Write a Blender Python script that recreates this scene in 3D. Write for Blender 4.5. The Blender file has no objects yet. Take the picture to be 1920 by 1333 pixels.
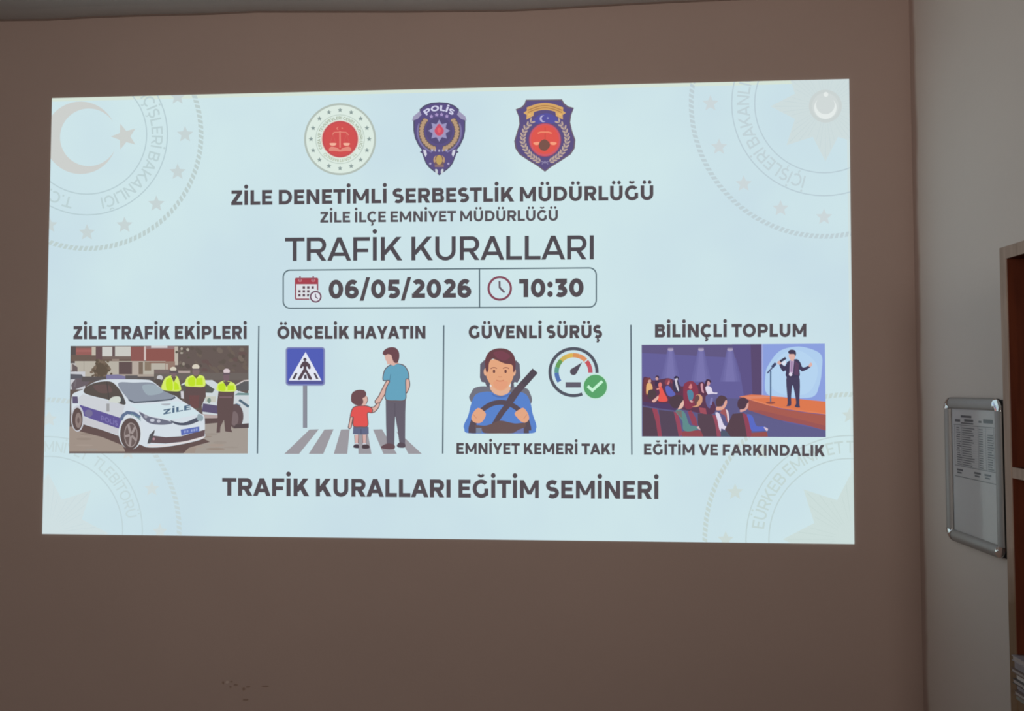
import bpy, bmesh, math, random
from mathutils import Vector, Matrix
from mathutils.geometry import tessellate_polygon
random.seed(7)
S = bpy.context.scene
COL = S.collection
PI = math.pi
cos, sin, rad = math.cos, math.sin, math.radians

# ------------------------------------------------------------------ camera
PW, PH, FPX = 1920.0, 1333.0, 1477.0
YAW, PITCH, ROLL = 0.0579, 0.0412, -0.0002
CAM = Vector((0.0, 0.0, 1.5))
RM = (Matrix.Rotation(YAW, 3, 'Z') @ Matrix.Rotation(PITCH, 3, 'X') @ Matrix.Rotation(ROLL, 3, 'Y'))
cam_d = bpy.data.cameras.new('camera'); cam = bpy.data.objects.new('camera', cam_d); COL.objects.link(cam)
cam_d.sensor_fit = 'HORIZONTAL'; cam_d.sensor_width = 36.0; cam_d.lens = FPX / PW * 36.0
cam_d.clip_start = 0.02
r_, f_, u_ = RM.col[0], RM.col[1], RM.col[2]
m4 = Matrix(((r_[0], u_[0], -f_[0], CAM[0]), (r_[1], u_[1], -f_[1], CAM[1]), (r_[2], u_[2], -f_[2], CAM[2]), (0, 0, 0, 1)))
cam.matrix_world = m4
S.camera = cam

# room measures (metres); the camera stands at x=0, y=0
YB = 2.05          # wall with the projection
XR = 0.907         # side wall at the right
XL, YR = -3.0, -3.6
ZC = 2.522

# ------------------------------------------------------------------ world, lamps, exposure
S.view_settings.view_transform = 'Standard'; S.view_settings.look = 'None'
S.view_settings.exposure = 0.0; S.view_settings.gamma = 1.0; S.view_settings.use_curve_mapping = False
S.cycles.filter_width = 2.2
S.cycles.max_bounces = 8; S.cycles.diffuse_bounces = 5
world = bpy.data.worlds.new('world'); S.world = world; world.use_nodes = True
world.node_tree.nodes['Background'].inputs[0].default_value = (0.75, 0.85, 1.0, 1)
world.node_tree.nodes['Background'].inputs[1].default_value = 0.25

def area(name, loc, target, sx, sy, power, colour):
    d = bpy.data.lights.new(name, 'AREA'); d.shape = 'RECTANGLE'; d.size = sx; d.size_y = sy
    d.energy = power; d.color = colour
    o = bpy.data.objects.new(name, d); COL.objects.link(o); o.location = loc
    o.rotation_euler = (Vector(target) - Vector(loc)).to_track_quat('-Z', 'Y').to_euler()
    return o
# two added lamps at unseen windows, narrowed and aimed to grade the walls
wl = area('left_fill_lamp', (XL + 0.03, -1.5, 1.62), (XR, 1.55, 2.6), 1.6, 1.0, 6.2, (1.0, 0.90, 0.82)); wl.data.spread = rad(56)
rl = area('rear_fill_lamp', (-1.0, YR + 0.03, 1.75), (-0.7, YB, 1.75), 1.8, 0.9, 11.5, (1.0, 0.93, 0.87)); rl.data.spread = rad(68)

# ------------------------------------------------------------------ helpers
def lin(c):
    c = c / 255.0
    return c / 12.92 if c <= 0.04045 else ((c + 0.055) / 1.055) ** 2.4
def L3(c): return (lin(c[0]), lin(c[1]), lin(c[2]))

def ray(px, py):
    return RM @ Vector(((px - PW / 2) / FPX, 1.0, -(py - PH / 2) / FPX))
def on_back(px, py, off=0.0):
    d = ray(px, py); t = (YB - off - CAM.y) / d.y
    return CAM + d * t
def on_side(px, py, X):
    d = ray(px, py); t = (X - CAM.x) / d.x
    return CAM + d * t

def mat(name, colour, rough=0.6, metal=0.0, noise=0.0, scale=8.0, bump=0.0, bscale=60.0, spec=0.5):
    m = bpy.data.materials.new(name); m.use_nodes = True
    nt = m.node_tree; b = nt.nodes['Principled BSDF']
    b.inputs['Base Color'].default_value = (*colour, 1); b.inputs['Roughness'].default_value = rough
    b.inputs['Metallic'].default_value = metal; b.inputs['Specular IOR Level'].default_value = spec
    tc = nt.nodes.new('ShaderNodeTexCoord')
    if noise:
        n = nt.nodes.new('ShaderNodeTexNoise'); n.inputs['Scale'].default_value = scale; n.inputs['Detail'].default_value = 4
        nt.links.new(tc.outputs['Object'], n.inputs['Vector'])
        mr = nt.nodes.new('ShaderNodeMapRange'); mr.inputs[1].default_value = 0.25; mr.inputs[2].default_value = 0.75
        mr.inputs[3].default_value = 1 - noise; mr.inputs[4].default_value = 1 + noise
        nt.links.new(n.outputs['Fac'], mr.inputs[0])
        mx = nt.nodes.new('ShaderNodeVectorMath'); mx.operation = 'SCALE'; mx.inputs[0].default_value = colour
        nt.links.new(mr.outputs[0], mx.inputs['Scale']); nt.links.new(mx.outputs[0], b.inputs['Base Color'])
    if bump:
        n2 = nt.nodes.new('ShaderNodeTexNoise'); n2.inputs['Scale'].default_value = bscale; n2.inputs['Detail'].default_value = 3
        nt.links.new(tc.outputs['Object'], n2.inputs['Vector'])
        bp = nt.nodes.new('ShaderNodeBump'); bp.inputs['Strength'].default_value = bump; bp.inputs['Distance'].default_value = 0.002
        nt.links.new(n2.outputs['Fac'], bp.inputs['Height']); nt.links.new(bp.outputs[0], b.inputs['Normal'])
    return m

def tag(o, label=None, cat=None, group=None, kind=None):
    if label: o['label'] = label
    if cat: o['category'] = cat
    if group: o['group'] = group
    if kind: o['kind'] = kind
    return o
def empty(name, loc):
    o = bpy.data.objects.new(name, None); o.location = loc; o.empty_display_size = 0.05; COL.objects.link(o); return o
def obj(name, bm, m, parent=None, smooth=False):
    """bm in world coordinates -> one mesh object"""
    me = bpy.data.meshes.new(name); bmesh.ops.recalc_face_normals(bm, faces=bm.faces); bm.to_mesh(me); bm.free()
    if smooth:
        for p in me.polygons: p.use_smooth = True
    me.materials.append(m)
    o = bpy.data.objects.new(name, me); COL.objects.link(o)
    if parent:
        o.parent = parent
        o.matrix_parent_inverse = Matrix.Translation(-wloc(parent))
    return o
def wloc(o):
    v = Vector(o.location)
    return v
def box(bm, a, b):
    x0, x1 = sorted((a[0], b[0])); y0, y1 = sorted((a[1], b[1])); z0, z1 = sorted((a[2], b[2]))
    vs = [bm.verts.new(p) for p in ((x0, y0, z0), (x1, y0, z0), (x1, y1, z0), (x0, y1, z0), (x0, y0, z1), (x1, y0, z1), (x1, y1, z1), (x0, y1, z1))]
    fs = [bm.faces.new([vs[i] for i in q]) for q in ((0, 3, 2, 1), (4, 5, 6, 7), (0, 1, 5, 4), (1, 2, 6, 5), (2, 3, 7, 6), (3, 0, 4, 7))]
    return vs, fs
def boxbm(a, b, bevel=0.0):
    bm = bmesh.new(); box(bm, a, b)
    if bevel: bmesh.ops.bevel(bm, geom=bm.edges[:], offset=bevel, segments=2, affect='EDGES', profile=0.5)
    return bm

# ------------------------------------------------------------------ materials of the room
BROWN = (0.400, 0.293, 0.252)
GREY = (0.605, 0.545, 0.502)
m_brown = mat('brown wall paint', BROWN, 0.75, noise=0.03, scale=2.2, bump=0.12, bscale=140, spec=0.25)
m_ceil = mat('ceiling paint', (0.56, 0.53, 0.51), 0.8, noise=0.03, scale=3, bump=0.1, bscale=120, spec=0.2)
m_floor = mat('floor tiles', (0.16, 0.12, 0.10), 0.5, noise=0.12, scale=5)
m_room = mat('room paint', (0.42, 0.40, 0.37), 0.8, noise=0.03, scale=2, spec=0.2)
# side wall: grey paint, the brown paint of the next wall runs a little round the corner
m_grey = mat('grey wall paint', GREY, 0.7, noise=0.025, scale=2.5, bump=0.12, bscale=130, spec=0.25)
nt = m_grey.node_tree; b = nt.nodes['Principled BSDF']
old = b.inputs['Base Color'].links[0].from_socket
geo = nt.nodes.new('ShaderNodeNewGeometry'); sep = nt.nodes.new('ShaderNodeSeparateXYZ'); nt.links.new(geo.outputs['Position'], sep.inputs[0])
nz = nt.nodes.new('ShaderNodeTexNoise'); nz.inputs['Scale'].default_value = 6.0; nz.inputs['Detail'].default_value = 3
nt.links.new(geo.outputs['Position'], nz.inputs['Vector'])
ad = nt.nodes.new('ShaderNodeMath'); ad.operation = 'MULTIPLY_ADD'; ad.inputs[1].default_value = 0.03
nt.links.new(nz.outputs['Fac'], ad.inputs[0]); nt.links.new(sep.outputs['Y'], ad.inputs[2])
mr = nt.nodes.new('ShaderNodeMapRange'); mr.interpolation_type = 'SMOOTHSTEP'
mr.inputs[1].default_value = YB - 0.022; mr.inputs[2].default_value = YB - 0.002; mr.inputs[3].default_value = 0; mr.inputs[4].default_value = 1
nt.links.new(ad.outputs[0], mr.inputs[0])
mxc = nt.nodes.new('ShaderNodeMix'); mxc.data_type = 'RGBA'
nt.links.new(mr.outputs[0], mxc.inputs['Factor']); nt.links.new(old, mxc.inputs['A']); mxc.inputs['B'].default_value = (*BROWN, 1)
nt.links.new(mxc.outputs['Result'], b.inputs['Base Color'])

# ------------------------------------------------------------------ room shell
def struct(name, bm, m):
    o = obj(name, bm, m); o['kind'] = 'structure'; return o
T = 0.12
wall_back = struct('wall_back', boxbm((XL - T, YB, 0), (XR + T, YB + T, ZC)), m_brown)
struct('wall_right', boxbm((XR, YR - T, 0), (XR + T, YB, ZC)), m_grey)
def wall_with_hole(axis):
    bm = bmesh.new()
    if axis == 'left':
        y0, y1, z0, z1 = -2.35, -0.65, 1.07, 2.17
        for a, c in (((XL - T, YR - T, 0), (XL, y0, ZC)), ((XL - T, y1, 0), (XL, YB, ZC)), ((XL - T, y0, 0), (XL, y1, z0)), ((XL - T, y0, z1), (XL, y1, ZC))):
            box(bm, a, c)
    else:
        x0, x1, z0, z1 = -1.95, -0.05, 1.25, 2.25
        for a, c in (((XL, YR - T, 0), (x0, YR, ZC)), ((x1, YR - T, 0), (XR, YR, ZC)), ((x0, YR - T, 0), (x1, YR, z0)), ((x0, YR - T, z1), (x1, YR, ZC))):
            box(bm, a, c)
    return bm
struct('wall_left', wall_with_hole('left'), m_room)
struct('wall_rear', wall_with_hole('rear'), m_room)
m_win = mat('white window frame', (0.7, 0.7, 0.68), 0.5)  # unseen windows, added round the two lamps
m_gl = mat('window glass', (0.9, 0.95, 0.95), 0.05); m_gl.node_tree.nodes['Principled BSDF'].inputs['Transmission Weight'].default_value = 1.0
bm = bmesh.new()
for y0, y1, z0, z1 in ((-2.35, -2.29, 1.07, 2.17), (-0.71, -0.65, 1.07, 2.17), (-2.29, -0.71, 1.07, 1.13), (-2.29, -0.71, 2.11, 2.17), (-1.53, -1.47, 1.13, 2.11)): box(bm, (XL - 0.09, y0, z0), (XL - 0.03, y1, z1))
w_ = struct('unseen_window_1', bm, m_win); o = obj('pane', boxbm((XL - 0.062, -2.29, 1.13), (XL - 0.058, -0.71, 2.11)), m_gl); o.parent = w_
bm = bmesh.new()
for x0, x1, z0, z1 in ((-1.95, -1.89, 1.25, 2.25), (-0.11, -0.05, 1.25, 2.25), (-1.89, -0.11, 1.25, 1.31), (-1.89, -0.11, 2.19, 2.25), (-1.03, -0.97, 1.31, 2.19)): box(bm, (x0, YR - 0.09, z0), (x1, YR - 0.03, z1))
w_ = struct('unseen_window_2', bm, m_win); o = obj('pane', boxbm((-1.89, YR - 0.062, 1.31), (-0.11, YR - 0.058, 2.19)), m_gl); o.parent = w_
struct('floor', boxbm((XL - T, YR - T, -0.1), (XR + T, YB + T, 0)), m_floor)
struct('ceiling', boxbm((XL - T, YR - T, ZC), (XR + T, YB + T, ZC + 0.1)), m_ceil)
# uneven bead of plaster where ceiling and wall meet
pts = [(-700, 58), (-300, 47), (0, 37), (90, 36), (180, 31), (270, 28), (400, 25), (480, 21), (600, 21), (760, 21), (960, 19), (1060, 14), (1160, 8), (1260, 3), (1400, -3), (1560, -9), (1701, -14)]
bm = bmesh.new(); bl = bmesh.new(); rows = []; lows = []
for px, py in pts:
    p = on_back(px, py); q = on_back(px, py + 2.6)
    rows.append([bm.verts.new((p.x, YB, p.z)), bm.verts.new((p.x, YB - 0.05, p.z + 0.003)), bm.verts.new((p.x, YB - 0.30, ZC - 0.0003))])
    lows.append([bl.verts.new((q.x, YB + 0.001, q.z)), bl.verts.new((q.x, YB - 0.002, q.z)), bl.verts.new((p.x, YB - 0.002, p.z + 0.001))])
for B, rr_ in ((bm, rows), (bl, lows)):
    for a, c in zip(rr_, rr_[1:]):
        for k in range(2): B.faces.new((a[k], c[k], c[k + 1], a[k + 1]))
struct('trim_shadow_line', bl, mat('dark brown ceiling shadow line', (0.20, 0.135, 0.11), 0.8))  # dark strip on the wall paints in the shadow line under the ceiling
struct('trim_1', bm, m_ceil)

# ------------------------------------------------------------------ projected light: flat colours thrown on the wall
m_proj = bpy.data.materials.new('projected light'); m_proj.use_nodes = True
nt = m_proj.node_tree; nt.nodes.clear()
at_ = nt.nodes.new('ShaderNodeAttribute'); at_.attribute_name = 'slide_colour'
em = nt.nodes.new('ShaderNodeEmission'); out = nt.nodes.new('ShaderNodeOutputMaterial')
nt.links.new(at_.outputs['Color'], em.inputs[0]); nt.links.new(em.outputs[0], out.inputs[0])
m_proj.cycles.emission_sampling = 'NONE'
m_bg = bpy.data.materials.new('projected pale background'); m_bg.use_nodes = True
nt = m_bg.node_tree; nt.nodes.clear()
tc = nt.nodes.new('ShaderNodeTexCoord'); n = nt.nodes.new('ShaderNodeTexNoise'); n.inputs['Scale'].default_value = 2.3; n.inputs['Detail'].default_value = 3
nt.links.new(tc.outputs['Object'], n.inputs['Vector'])
cr = nt.nodes.new('ShaderNodeValToRGB'); cr.color_ramp.elements[0].position = 0.32; cr.color_ramp.elements[1].position = 0.68
cr.color_ramp.elements[0].color = (*L3((200, 222, 231)), 1); cr.color_ramp.elements[1].color = (*L3((208, 231, 234)), 1)
nt.links.new(n.outputs['Fac'], cr.inputs[0])
em = nt.nodes.new('ShaderNodeEmission'); out = nt.nodes.new('ShaderNodeOutputMaterial')
nt.links.new(cr.outputs[0], em.inputs[0]); nt.links.new(em.outputs[0], out.inputs[0])

ZL = [0.0020]                       # growing layer distance from the wall
def nxt(k=1): ZL[0] += 1.0e-5 * k; return ZL[0]

QUAD = [(97.5, 184), (1592, 148), (1602, 1020), (79, 1001)]
def clip(poly):
    """keep what lies inside the slide's outline (all pieces are convex triangles)"""
    res = poly
    for i in range(4):
        ax, ay = QUAD[i]; bx, by = QUAD[(i + 1) % 4]
        src, res = res, []
        for j in range(len(src)):
            p, q = src[j], src[(j + 1) % len(src)]
            sp = (bx - ax) * (p[1] - ay) - (by - ay) * (p[0] - ax); sq = (bx - ax) * (q[1] - ay) - (by - ay) * (q[0] - ax)
            if sp >= 0: res.append(p)
            if (sp >= 0) != (sq >= 0):
                t = sp / (sp - sq); res.append((p[0] + t * (q[0] - p[0]), p[1] + t * (q[1] - p[1])))
        if len(res) < 3: return []
    return res

class G:
    """collects flat coloured shapes; coordinates go through tf into photograph measure, then onto the wall"""
    def __init__(s, tf=None, clipped=False):
        s.v, s.f, s.c = [], [], []; s.tf = tf or (lambda x, y: (x, y)); s.clipped = clipped; s.z = nxt()
    def raw(s, pts, col, same=False):
        if not same: s.z = nxt()
        pts = [s.tf(*p) for p in pts]
        tris = [list(range(3))] if len(pts) == 3 else tessellate_polygon([[Vector((p[0], p[1], 0)) for p in pts]])
        for t in tris:
            tri = [pts[i] for i in t]
            if s.clipped:
                ar = (tri[1][0] - tri[0][0]) * (tri[2][1] - tri[0][1]) - (tri[1][1] - tri[0][1]) * (tri[2][0] - tri[0][0])
                if ar < 0: tri = tri[::-1]
                tri = clip(tri)
                if not tri: continue
            k = len(s.v); s.v += [on_back(p[0], p[1], s.z) for p in tri]; s.f.append(tuple(range(k, k + len(tri)))); s.c.append(col)
        return s
    def poly(s, pts, col): return s.raw(pts, col)
    def rect(s, x0, y0, x1, y1, col): return s.raw([(x0, y0), (x1, y0), (x1, y1), (x0, y1)], col)
    def blob(s, pts, col): return s.raw(smooth(pts), col)
    def ell(s, cx, cy, rx, ry, col, n=28, a=0.0):
        ca, sa = cos(a), sin(a)
        return s.raw([(cx + rx * cos(2 * PI * i / n) * ca - ry * sin(2 * PI * i / n) * sa, cy + rx * cos(2 * PI * i / n) * sa + ry * sin(2 * PI * i / n) * ca) for i in range(n)], col)
    def polys(s, ps, col):
        s.z = nxt()
        for p in ps: s.raw(p, col, True)
        return s
    def stroke(s, path, w, col, closed=False): return s.polys(stroke(path, w, closed), col)
    def arc(s, cx, cy, r, a0, a1, w, col, ry=None):
        n = max(6, int(abs(a1 - a0) / 6)); ry = ry or r
        return s.stroke([(cx + r * cos(rad(a0 + (a1 - a0) * i / n)), cy + ry * sin(rad(a0 + (a1 - a0) * i / n))) for i in range(n + 1)], w, col)
    def ring(s, cx, cy, r, w, col):
        n = 64
        return s.stroke([(cx + r * cos(2 * PI * i / n), cy + r * sin(2 * PI * i / n)) for i in range(n)], w, col, True)
    def star(s, cx, cy, R, r, n, a, col):
        return s.raw([(cx + (R if i % 2 == 0 else r) * cos(a + PI * i / n), cy + (R if i % 2 == 0 else r) * sin(a + PI * i / n)) for i in range(2 * n)], col)
    def text(s, string, x0, x1, yl, yr, cap, w, col, capr=None):
        ps, tot = line(string, w); sx = (x1 - x0) / tot; capr = capr or cap
        s.polys([[(x0 + gx * sx, yl + (yr - yl) * gx / tot - gy * (cap + (capr - cap) * gx / tot)) for gx, gy in p] for p in ps], col); return s
    def ctext(s, string, cx, cy, r, a0, a1, cap, w, col):
        """text round a circle, clockwise, tops outwards; angles in degrees, 0 = right, 90 = down"""
        ps, tot = line(string, w)
        s.polys([[(cx + (r + gy * cap) * cos(rad(a0 + (a1 - a0) * gx / tot)), cy + (r + gy * cap) * sin(rad(a0 + (a1 - a0) * gx / tot))) for gx, gy in p] for p in ps], col); return s
    def build(s, name, parent=None, label=None):
        me = bpy.data.meshes.new(name)
        piv = wloc(parent) if parent else Vector((0, 0, 0))
        me.from_pydata([tuple(p) for p in s.v], [], s.f)
        ca = me.color_attributes.new('slide_colour', 'FLOAT_COLOR', 'CORNER'); k = 0
        for f, c in zip(s.f, s.c):
            l = L3(c)
            for _ in f: ca.data[k].color = (*l, 1); k += 1
        me.materials.append(m_proj)
        o = bpy.data.objects.new(name, me); COL.objects.link(o)
        if parent:
            o.parent = parent; o.matrix_parent_inverse = Matrix.Translation(-piv)
        if label: o['label'] = label
        return o

def smooth(pts, n=5):
    out = []; N = len(pts)
    for i in range(N):
        p0, p1, p2, p3 = pts[i - 1], pts[i], pts[(i + 1) % N], pts[(i + 2) % N]
        for k in range(n):
            t = k / n
            out.append(tuple(0.5 * (2 * p1[j] + (p2[j] - p0[j]) * t + (2 * p0[j] - 5 * p1[j] + 4 * p2[j] - p3[j]) * t * t + (3 * p1[j] - p0[j] - 3 * p2[j] + p3[j]) * t ** 3) for j in (0, 1)))
    return out
def stroke(path, w, closed=False):
    N = len(path); L, R = [], []
    for i in range(N):
        a = path[i - 1] if (i > 0 or closed) else path[i]; c = path[(i + 1) % N] if (i < N - 1 or closed) else path[i]
        p = path[i]
        d1 = (p[0] - a[0], p[1] - a[1]); d2 = (c[0] - p[0], c[1] - p[1])
        l1 = math.hypot(*d1) or 1e-9; l2 = math.hypot(*d2) or 1e-9
        n1 = (-d1[1] / l1, d1[0] / l1); n2 = (-d2[1] / l2, d2[0] / l2)
        if l1 < 1e-8: n1 = n2
        if l2 < 1e-8: n2 = n1
        nx, ny = n1[0] + n2[0], n1[1] + n2[1]; q = nx * nx + ny * ny
        if q < 0.3: nx, ny, q = n1[0], n1[1], 2.0; k = 1.0
        else: k = 2.0 / q
        k = min(k, 1.6)
        nx *= k * w / 2; ny *= k * w / 2
        L.append((p[0] + nx, p[1] + ny)); R.append((p[0] - nx, p[1] - ny))
    rng = range(N) if closed else range(N - 1)
    return [[L[i], L[(i + 1) % N], R[(i + 1) % N], R[i]] for i in rng]

# ---- a geometric sans capital alphabet, drawn from strokes (cap height = 1)
def gring(cx, cy, rx, ry, a0, a1, wx, wy, n=None):
    n = n or max(6, int(abs(a1 - a0) / 9)); o = []
    A = [rad(a0 + (a1 - a0) * i / n) for i in range(n + 1)]
    for a, c in zip(A, A[1:]):
        o.append([(cx + rx * cos(a), cy + ry * sin(a)), (cx + rx * cos(c), cy + ry * sin(c)), (cx + (rx - wx) * cos(c), cy + (ry - wy) * sin(c)), (cx + (rx - wx) * cos(a), cy + (ry - wy) * sin(a))])
    return o
def gdot(cx, cy, r): return [[(cx + r * cos(2 * PI * i / 14), cy + r * sin(2 * PI * i / 14)) for i in range(14)]]
def R_(x0, y0, x1, y1): return [(x0, y0), (x1, y0), (x1, y1), (x0, y1)]
def D_(px, py, qx, qy, t): return [(px - t, py), (px + t, py), (qx + t, qy), (qx - t, qy)]
def glyph(ch, w):
    h = w * 0.9; st, ro, di = 0.088, 0.05, -0.005
    base = {'İ': 'I', 'Ü': 'U', 'Ö': 'O', 'Ğ': 'G', 'Ş': 'S', 'Ç': 'C'}.get(ch, ch)
    P = []; l = r = st
    if base == ' ': return [], 0.30, 0, 0
    if base == 'A':
        W = 1.06; c = W / 2; t = w * 0.54; P = [D_(t, 0, c, 1, t), D_(W - t, 0, c, 1, t), R_(W * 0.2, 0.2, W * 0.8, 0.2 + h * 0.95)]; l = r = di
    elif base == 'B':
        W = 0.86; P = [R_(0, 0, w, 1), R_(w, 1 - h, W - 0.28, 1), R_(w, 0.455, W - 0.26, 0.455 + h * 0.95), R_(w, 0, W - 0.27, h)]
        P += gring(W - 0.29, 0.735, 0.25, 0.265, -90, 90, w, h) + gring(W - 0.275, 0.275, 0.275, 0.275, -90, 90, w, h); r = ro
    elif base in 'CG':
        W = 0.95; rx = 0.525; P = gring(rx, 0.5, rx, 0.515, 44, 316 if base == 'C' else 318, w, h); l = ro; r = 0.04
        if base == 'G': P.append(R_(W - w * 0.95, 0.12, W, 0.51)); r = 0.085
    elif base == 'D':
        W = 0.95; P = [R_(0, 0, w, 1), R_(w, 1 - h, W - 0.5, 1), R_(w, 0, W - 0.5, h)] + gring(W - 0.5, 0.5, 0.5, 0.5, -90, 90, w, h); r = ro
    elif base == 'E':
        W = 0.74; P = [R_(0, 0, w, 1), R_(w, 1 - h, W * 0.98, 1), R_(w, 0.5 - h * 0.42, W * 0.9, 0.5 + h * 0.5), R_(w, 0, W, h)]; r = 0.06
    elif base == 'F':
        W = 0.74; P = [R_(0, 0, w, 1), R_(w, 1 - h, W, 1), R_(w, 0.42 - h * 0.4, W * 0.9, 0.42 + h * 0.55)]; r = 0.04
    elif base == 'H': W = 0.91; P = [R_(0, 0, w, 1), R_(W - w, 0, W, 1), R_(w, 0.5 - h / 2, W - w, 0.5 + h / 2)]
    elif base == 'I': W = w; P = [R_(0, 0, w, 1)]
    elif base == 'K': W = 0.95; P = [R_(0, 0, w, 1), D_(w * 0.6, 0.24, W - w * 0.72 - 0.03, 1, w * 0.66), D_(W - w * 0.63, 0, W * 0.45, 0.6, w * 0.63)]; r = 0.01
    elif base == 'L': W = 0.70; P = [R_(0, 0, w, 1), R_(w, 0, W, h)]; r = 0.03
    elif base == 'M': W = 1.14; c = W / 2; P = [R_(0, 0, w * 0.94, 1), R_(W - w * 0.94, 0, W, 1), D_(w * 0.45, 1, c, 0.2, w * 0.48), D_(W - w * 0.45, 1, c, 0.2, w * 0.48)]
    elif base == 'N': W = 0.92; P = [R_(0, 0, w, 1), R_(W - w, 0, W, 1), D_(w * 0.52, 1, W - w * 0.52, 0, w * 0.52)]
    elif base == 'O': W = 1.10; P = gring(W / 2, 0.5, W / 2, 0.515, 0, 360, w, h); l = r = ro
    elif base == 'P' or base == 'R':
        W = 0.86; yb = 0.30 if base == 'P' else 0.34; q = (1 - yb) / 2
        P = [R_(0, 0, w, 1), R_(w, 1 - h, W - q, 1), R_(w, yb, W - q, yb + h)] + gring(W - q, 1 - q, q, q, -90, 90, w, h); r = ro
        if base == 'R': P.append(D_(W - w * 0.56, 0, W * 0.55, 0.4, w * 0.6)); r = 0.05
    elif base == 'S':
        W = 0.80; rx = W / 2 - w / 2; ry = (1.02 - h) / 4; c = W / 2
        path = [(c + rx * cos(rad(a)), 0.5 + ry + ry * sin(rad(a))) for a in range(38, 271, 12)] + [(c + rx * cos(rad(a)), 0.5 - ry + ry * sin(rad(a))) for a in range(80, -146, -12)]
        P = stroke(path, (w + h) / 2); l = r = 0.035
    elif base == 'T': W = 0.86; P = [R_(0, 1 - h, W, 1), R_(W / 2 - w / 2, 0, W / 2 + w / 2, 1 - h)]; l = r = 0.01
    elif base == 'U': W = 0.90; P = [R_(0, 0.4, w, 1), R_(W - w, 0.4, W, 1)] + gring(W / 2, 0.4, W / 2, 0.415, 180, 360, w, h); l = r = 0.095
    elif base == 'V': W = 1.06; c = W / 2; t = w * 0.54; P = [D_(t, 1, c, 0, t), D_(W - t, 1, c, 0, t)]; l = r = di
    elif base == 'Y': W = 0.98; c = W / 2; t = w * 0.54; P = [D_(t, 1, c, 0.34, t), D_(W - t, 1, c, 0.34, t), R_(c - w / 2, 0, c + w / 2, 0.40)]; l = r = di
    elif base == 'Z': W = 0.80; P = [R_(0.02, 1 - h, W - 0.02, 1), R_(0, 0, W, h), D_(w * 0.68, h * 0.8, W - w * 0.68, 1 - h * 0.8, w * 0.66)]; l = r = 0.045
    elif base == '0': W = 0.86; P = gring(W / 2, 0.5, W / 2, 0.515, 0, 360, w, h); l = r = 0.055
    elif base == '1': W = 0.26 + w; P = [R_(W - w, 0, W, 1), R_(0, 1 - h, W - w, 1)]; l = 0.03; r = 0.10
    elif base == '2':
        W = 0.78; rx = W / 2 - w / 2; ry = 0.32 - h / 2; c = W / 2 - 0.01
        path = [(c + rx * cos(rad(a)), 0.695 + ry * sin(rad(a))) for a in range(152, -41, -12)] + [(w * 0.62, h * 0.75)]
        P = stroke(path, w * 0.96) + [R_(0.0, 0, W, h)]; l = r = 0.04
    elif base == '3':
        W = 0.78; rx = W * 0.53 - w / 2; ry = 0.325 - h / 2; c = W * 0.46
        path = [(c + rx * cos(rad(a)), 0.31 + ry * sin(rad(a))) for a in range(92, -147, -12)]
        P = stroke(path, (w + h) / 2) + [R_(0.06, 1 - h, W - 0.04, 1), D_(W - 0.04 - w * 0.6, 1 - h * 0.9, W * 0.46, 0.56, w * 0.6), R_(W * 0.3, 0.635 - h, W * 0.5, 0.635)]; l = r = 0.035
    elif base == '5':
        W = 0.78; rx = W * 0.54 - w / 2; ry = 0.33 - h / 2; c = W * 0.45
        path = [(c + rx * cos(rad(a)), 0.315 + ry * sin(rad(a))) for a in range(104, -147, -12)]
        P = stroke(path, (w + h) / 2) + [R_(0.1, 1 - h, W - 0.05, 1), [(0.1, 1), (0.1 + w * 0.9, 1), (0.06 + w * 0.9, 0.46), (0.06, 0.46)], R_(0.06, 0.645 - h, W * 0.45, 0.645)]; l = r = 0.035
    elif base == '6':
        W = 0.82; P = gring(W / 2, 0.325, W / 2, 0.34, 0, 360, w, h) + gring(W / 2 + 0.04, 0.5, W / 2 + 0.04, 0.515, 52, 200, w, h); l = r = 0.05
    elif base == '/': W = 0.62; P = [D_(w * 0.42, -0.14, W - w * 0.42, 1.14, w * 0.42)]; l = r = 0.0
    elif base == ':': W = w * 1.15; P = gdot(W / 2, w * 0.58, w * 0.6) + gdot(W / 2, 0.68, w * 0.6); l = r = 0.06
    elif base == '!': W = w * 1.1; P = [[(W / 2 - w * 0.42, 0.32), (W / 2 + w * 0.42, 0.32), (W / 2 + w * 0.54, 1), (W / 2 - w * 0.54, 1)]] + gdot(W / 2, w * 0.52, w * 0.56)
    elif base == '.': W = w; P = gdot(W / 2, w * 0.5, w * 0.55); l = r = 0.05
    elif base == '*': W = w * 1.3; P = gdot(W / 2, 0.5, w * 0.65); l = r = 0.25
    else: W = 0.5
    if ch == 'İ': P += gdot(W / 2, 1.24, w * 0.57)
    if ch in 'ÜÖ': P += gdot(W / 2 - 0.19, 1.22, w * 0.5) + gdot(W / 2 + 0.19, 1.22, w * 0.5)
    if ch == 'Ğ': P += gring(W / 2 + 0.03, 1.36, 0.24, 0.24, 200, 340, w * 0.62, w * 0.62)
    if ch in 'ŞÇ': P += stroke([(W / 2 + 0.02, 0.02), (W / 2 + 0.0, -0.09), (W / 2 + 0.09, -0.15), (W / 2 + 0.04, -0.25), (W / 2 - 0.1, -0.26)], w * 0.55)
    return P, W, l, r
def line(s, w):
    x = 0.0; ps = []; first = True
    for ch in s:
        P, W, l, r = glyph(ch, w)
        if first: l = 0; first = False
        ps += [[(p[0] + x + l, p[1]) for p in q] for q in P]; x += l + W + r; last = r
    return ps, x - last

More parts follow.
